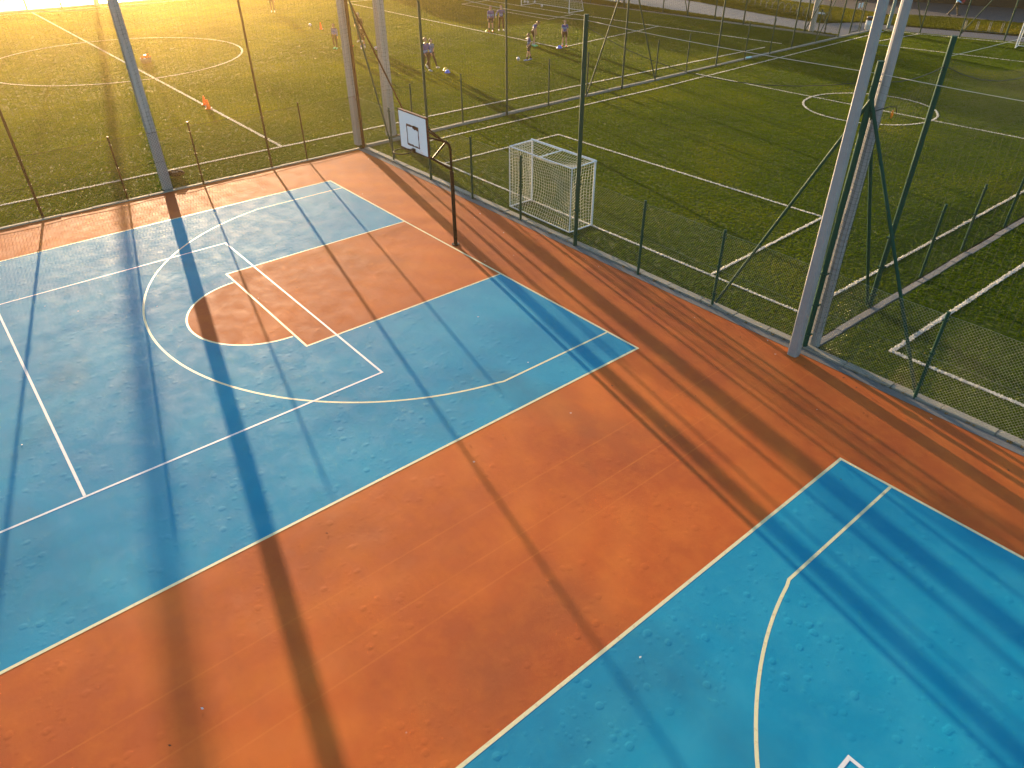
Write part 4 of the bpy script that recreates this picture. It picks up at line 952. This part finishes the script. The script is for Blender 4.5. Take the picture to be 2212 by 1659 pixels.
    if number:
        bm = bmesh.new()
        for dx in (-0.028, 0.028):
            c0 = chest+(Lm @ Vector((dx*s, -0.085*s, -0.05*s))); box(bm, c0, (0.020*s, 0.012*s, 0.10*s), 0, 0, Lm); box(bm, c0+(Lm @ Vector((-0.012*s, 0, 0.04*s))), (0.016*s, 0.012*s, 0.016*s), 0, 0, Lm)
        mesh_obj('shirt_number', bm, LBL, t)
    return t
# heading: camera lies towards yaw 130 from the people
person((-49.05, 16.5), 120, 1.68, 'person at the top edge in the glare, only legs in view', DARK, True, DARK, True, shoes=SH_W, legs=((6, 4, 3), (-6, 4, 3)), grp='children training on the left pitch', coat=True)
person((-30.3, 12.5), 150, 1.50, 'boy in dark long sleeves with bright green shoes', cloth('dark_blue_patch_shirt', (0.025, 0.018, 0.04), (0.12, 0.2, 0.5), 0.7, 1.2), True, DARK, True, shoes=SH_G, legs=((4, 2, 1), (14, 30, 3)), arms=((0, 6, 6), (-4, 6, 6)))
person((-30.4, 13.5), 60, 1.48, 'boy mostly hidden behind the brown corner post', BLUE, True, NAVY, False, SK_K, SH_R, legs=((8, 6, 3), (-8, 10, 3)))
person((-31.5, 15.0), 140, 1.78, 'coach in a long dark coat standing behind a boy in blue socks', DARK, True, DARK, True, shoes=SH_W, hair=HAIRG, arms=((-5, 75, 12), (-5, 75, 12)), coat=True)
person((-29.25, 13.9), 120, 1.42, 'boy in shorts and blue socks walking in front of the coach', MAR, True, MAR, False, SK_B, SH_W, legs=((-12, 20, 3), (14, 4, 3)), arms=((20, 25, 5), (-15, 25, 5)))
person((-20.5, 13.05), 95, 1.76, 'taller boy in blue bib and black sleeves walking beside a shorter boy', BLUE, True, DARK, True, shoes=SH_W, hair=HAIRB, legs=((10, 3, 2), (-10, 8, 2)), arms=((15, 30, 6), (20, 30, 6)))
person((-21.0, 13.75), 88, 1.62, 'boy in pale short sleeves swinging his leg forward past a tall boy', WHB, False, DARK, True, shoes=SH_W, legs=((28, 4, 3), (-16, 26, 3)), arms=((-12, 20, 8), (30, 25, 10)))
person((-28.8, 24.3), 135, 1.66, 'boy in blue sweater and red shoes beside a yellow marker', BLUE, True, NAVY, False, SK_K, SH_R, hair=HAIRB, arms=((0, 12, 6), (0, 12, 6)))
person((-28.65, 25.15), 125, 1.66, 'boy with hands on hips and white shoes, dark trousers', cloth('blue_bib_dark_sleeves', (0.03, 0.06, 0.20), (0.2, 0.35, 0.55), 1.02, 1.12), True, MAR, True, shoes=SH_W, hair=HAIRB, arms=((-8, 55, 38), (-8, 55, 38)), legs=((0, 0, 7), (0, 0, 7)))
person((-22.35, 22.75), 55, 1.66, 'boy bending forward with number on the back of his blue shirt', BLUE, False, MAR, False, SK_W, SH_G, hair=HAIRB, lean=24, headp=28, legs=((8, 6, 4), (22, 42, 4)), arms=((18, 12, 4), (18, 12, 4)), number=True)
person((-18.95, 19.45), -150, 1.52, 'boy seen from the side with one arm stretched out above a football', BLUE2, False, NAVY, False, SK_K, SH_B, legs=((12, 4, 3), (-10, 8, 3)), arms=((-20, 60, 10), (10, 5, 78)))
person((-21.0, 24.35), 140, 1.56, 'boy in blue shirt and red shoes standing beside a blue marker', BLUE, False, MAR, False, SK_W, SH_R, arms=((4, 22, 7), (14, 30, 4)))
person((-10.0, 56.9), 75, 1.75, 'man walking on the road, carrying a red bag, head cut off', LBL, True, KHAKI, True, shoes=SH_K, legs=((20, 4, 2), (-22, 14, 2)), arms=((-15, 40, 8), (15, 50, 8)), grp='people walking on the road')
bm = bmesh.new(); ball(bm, (0, 0, 0), 0.2, 12, 8, (0.6, 1.1, 1.2)); o = mesh_obj('shoulder_bag', bm, RED, None, True); o.location = (-9.65, 57.05, 1.15); tag(o, 'red bag hanging at the side of the walking man', 'bag')
person((-6.2, 63.4), -100, 1.72, 'person in dark coat and pale shirt at the right edge, by the building', LBL, True, DARK, True, shoes=SH_W, legs=((22, 10, 2), (-24, 20, 2)), grp='people walking on the road')

# ------------------------------------------------------------ trees and buildings beyond the left edge whose shade falls on the pitch
M_bark = ground_mat('bark', (0.06, 0.045, 0.03), (0.12, 0.09, 0.06), 8, 0.03)
M_leaf = turf_blade_mat('tree_leaf', [(0.03, 0.055, 0.012), (0.05, 0.085, 0.016), (0.08, 0.11, 0.02)], 0.5, (1, 1, 1))
def tree(x, y, h, cr, label, seed, dens=2600):
    rnd = random.Random(seed); t = empty('tree', (x, y, 0), 0, label, 'tree', 'trees beyond the road')
    bm = bmesh.new(); tube(bm, [(0, 0, -0.2), (rnd.uniform(-.1, .1), 0, h*0.25), (rnd.uniform(-.3, .3), rnd.uniform(-.3, .3), h*0.6), (0, 0, h*0.92)], [h*0.028, h*0.022, h*0.014, 0.03], 8)
    for i in range(10):
        z = h*rnd.uniform(0.28, 0.75); a = rnd.uniform(0, 6.28); l = cr*rnd.uniform(0.5, 0.95)
        tube(bm, [(0, 0, z), (l*0.5*math.cos(a), l*0.5*math.sin(a), z+l*0.25), (l*math.cos(a), l*math.sin(a), z+l*0.6)], [h*0.012, h*0.007, 0.015], 5)
    mesh_obj('trunk', bm, M_bark, t, True)
    vs = []; fs = []
    cl = [(Vector((rnd.uniform(-1, 1), rnd.uniform(-1, 1), rnd.uniform(-1, 1))).normalized()*rnd.uniform(0.2, 0.85), rnd.uniform(0.22, 0.42)) for _ in range(26)]
    for i in range(dens):
        c, rr = rnd.choice(cl); q = c+Vector((rnd.gauss(0, 1), rnd.gauss(0, 1), rnd.gauss(0, 1)))*rr*0.5
        p = Vector((q.x*cr, q.y*cr, h*0.62+q.z*h*0.36)); a = Vector((rnd.uniform(-1, 1), rnd.uniform(-1, 1), rnd.uniform(-1, 1))).normalized(); b = a.cross(Vector((rnd.uniform(-1, 1), rnd.uniform(-1, 1), 1))).normalized(); z = rnd.uniform(0.10, 0.2)
        n = len(vs); vs += [tuple(p-a*z), tuple(p+b*z*0.6), tuple(p+a*z), tuple(p-b*z*0.6)]; fs.append((n, n+1, n+2, n+3))
    pydata('crown', vs, fs, M_leaf, t)
    return t

def ys(x, s_): return (s_-0.2334*x)/0.9724
tree(-84, ys(-84, 24.6), 10.6, 2.2, 'tall leafy tree nearest the low building beyond the road', 1)
tree(-86, ys(-86, 30.5), 12.0, 2.6, 'tallest leafy tree beyond the road, behind the low building', 2)
tree(-84, ys(-84, 41.5), 10.5, 2.6, 'leafy tree at the far end of the row beyond the road', 3)
tree(-85, ys(-85, 27.6), 13.6, 3.2, 'broad leafy tree between the first and the tallest tree of the row', 5, 3400)
tree(-88, ys(-88, 33.6), 14.0, 3.0, 'broad leafy tree just past the tallest tree of the row', 6, 3400)
tree(-104, ys(-104, -19.5), 5.6, 3.6, 'low spreading tree beyond the road at upper left', 4)
B = empty('building', (-81, 44.5, 0), 0, 'low flat roofed changing room building beyond the far road', 'building')
M_plast = ground_mat('cream_plaster', (0.42, 0.38, 0.30), (0.5, 0.46, 0.38), 5, 0.003, 0.9)
bm = bmesh.new(); box(bm, (0, 0.2, 2.9), (5.5, 16.6, 5.8)); mesh_obj('wall', bm, M_plast, B)
bm = bmesh.new(); box(bm, (0, 0.2, 5.98), (6.0, 17.0, 0.34)); mesh_obj('roof', bm, M_conc, B)
for i in range(6):
    bm = bmesh.new(); box(bm, (2.77, -6.4+i*2.6, 3.6), (0.06, 1.3, 1.2), 0, 0.01); mesh_obj('window', bm, mat('dark_window_glass', (0.02, 0.025, 0.03), 0.1), B)

# ------------------------------------------------------------ hazy evening air, lit through by the low sun
HZ = mat('haze_air'); k = N(HZ); k.t.nodes.remove(k.b)
vp = k.n('ShaderNodeVolumePrincipled'); vp.inputs['Color'].default_value = (1.0, 0.74, 0.30, 1); vp.inputs['Density'].default_value = 0.0010; vp.inputs['Anisotropy'].default_value = 0.91
k.l(vp.outputs[0], k.t.nodes['Material Output'].inputs['Volume'])
bm = bmesh.new(); box(bm, (-50, 150, 7.45), (1340, 1340, 17.3)); o = mesh_obj('haze', bm, HZ); o['kind'] = 'stuff'
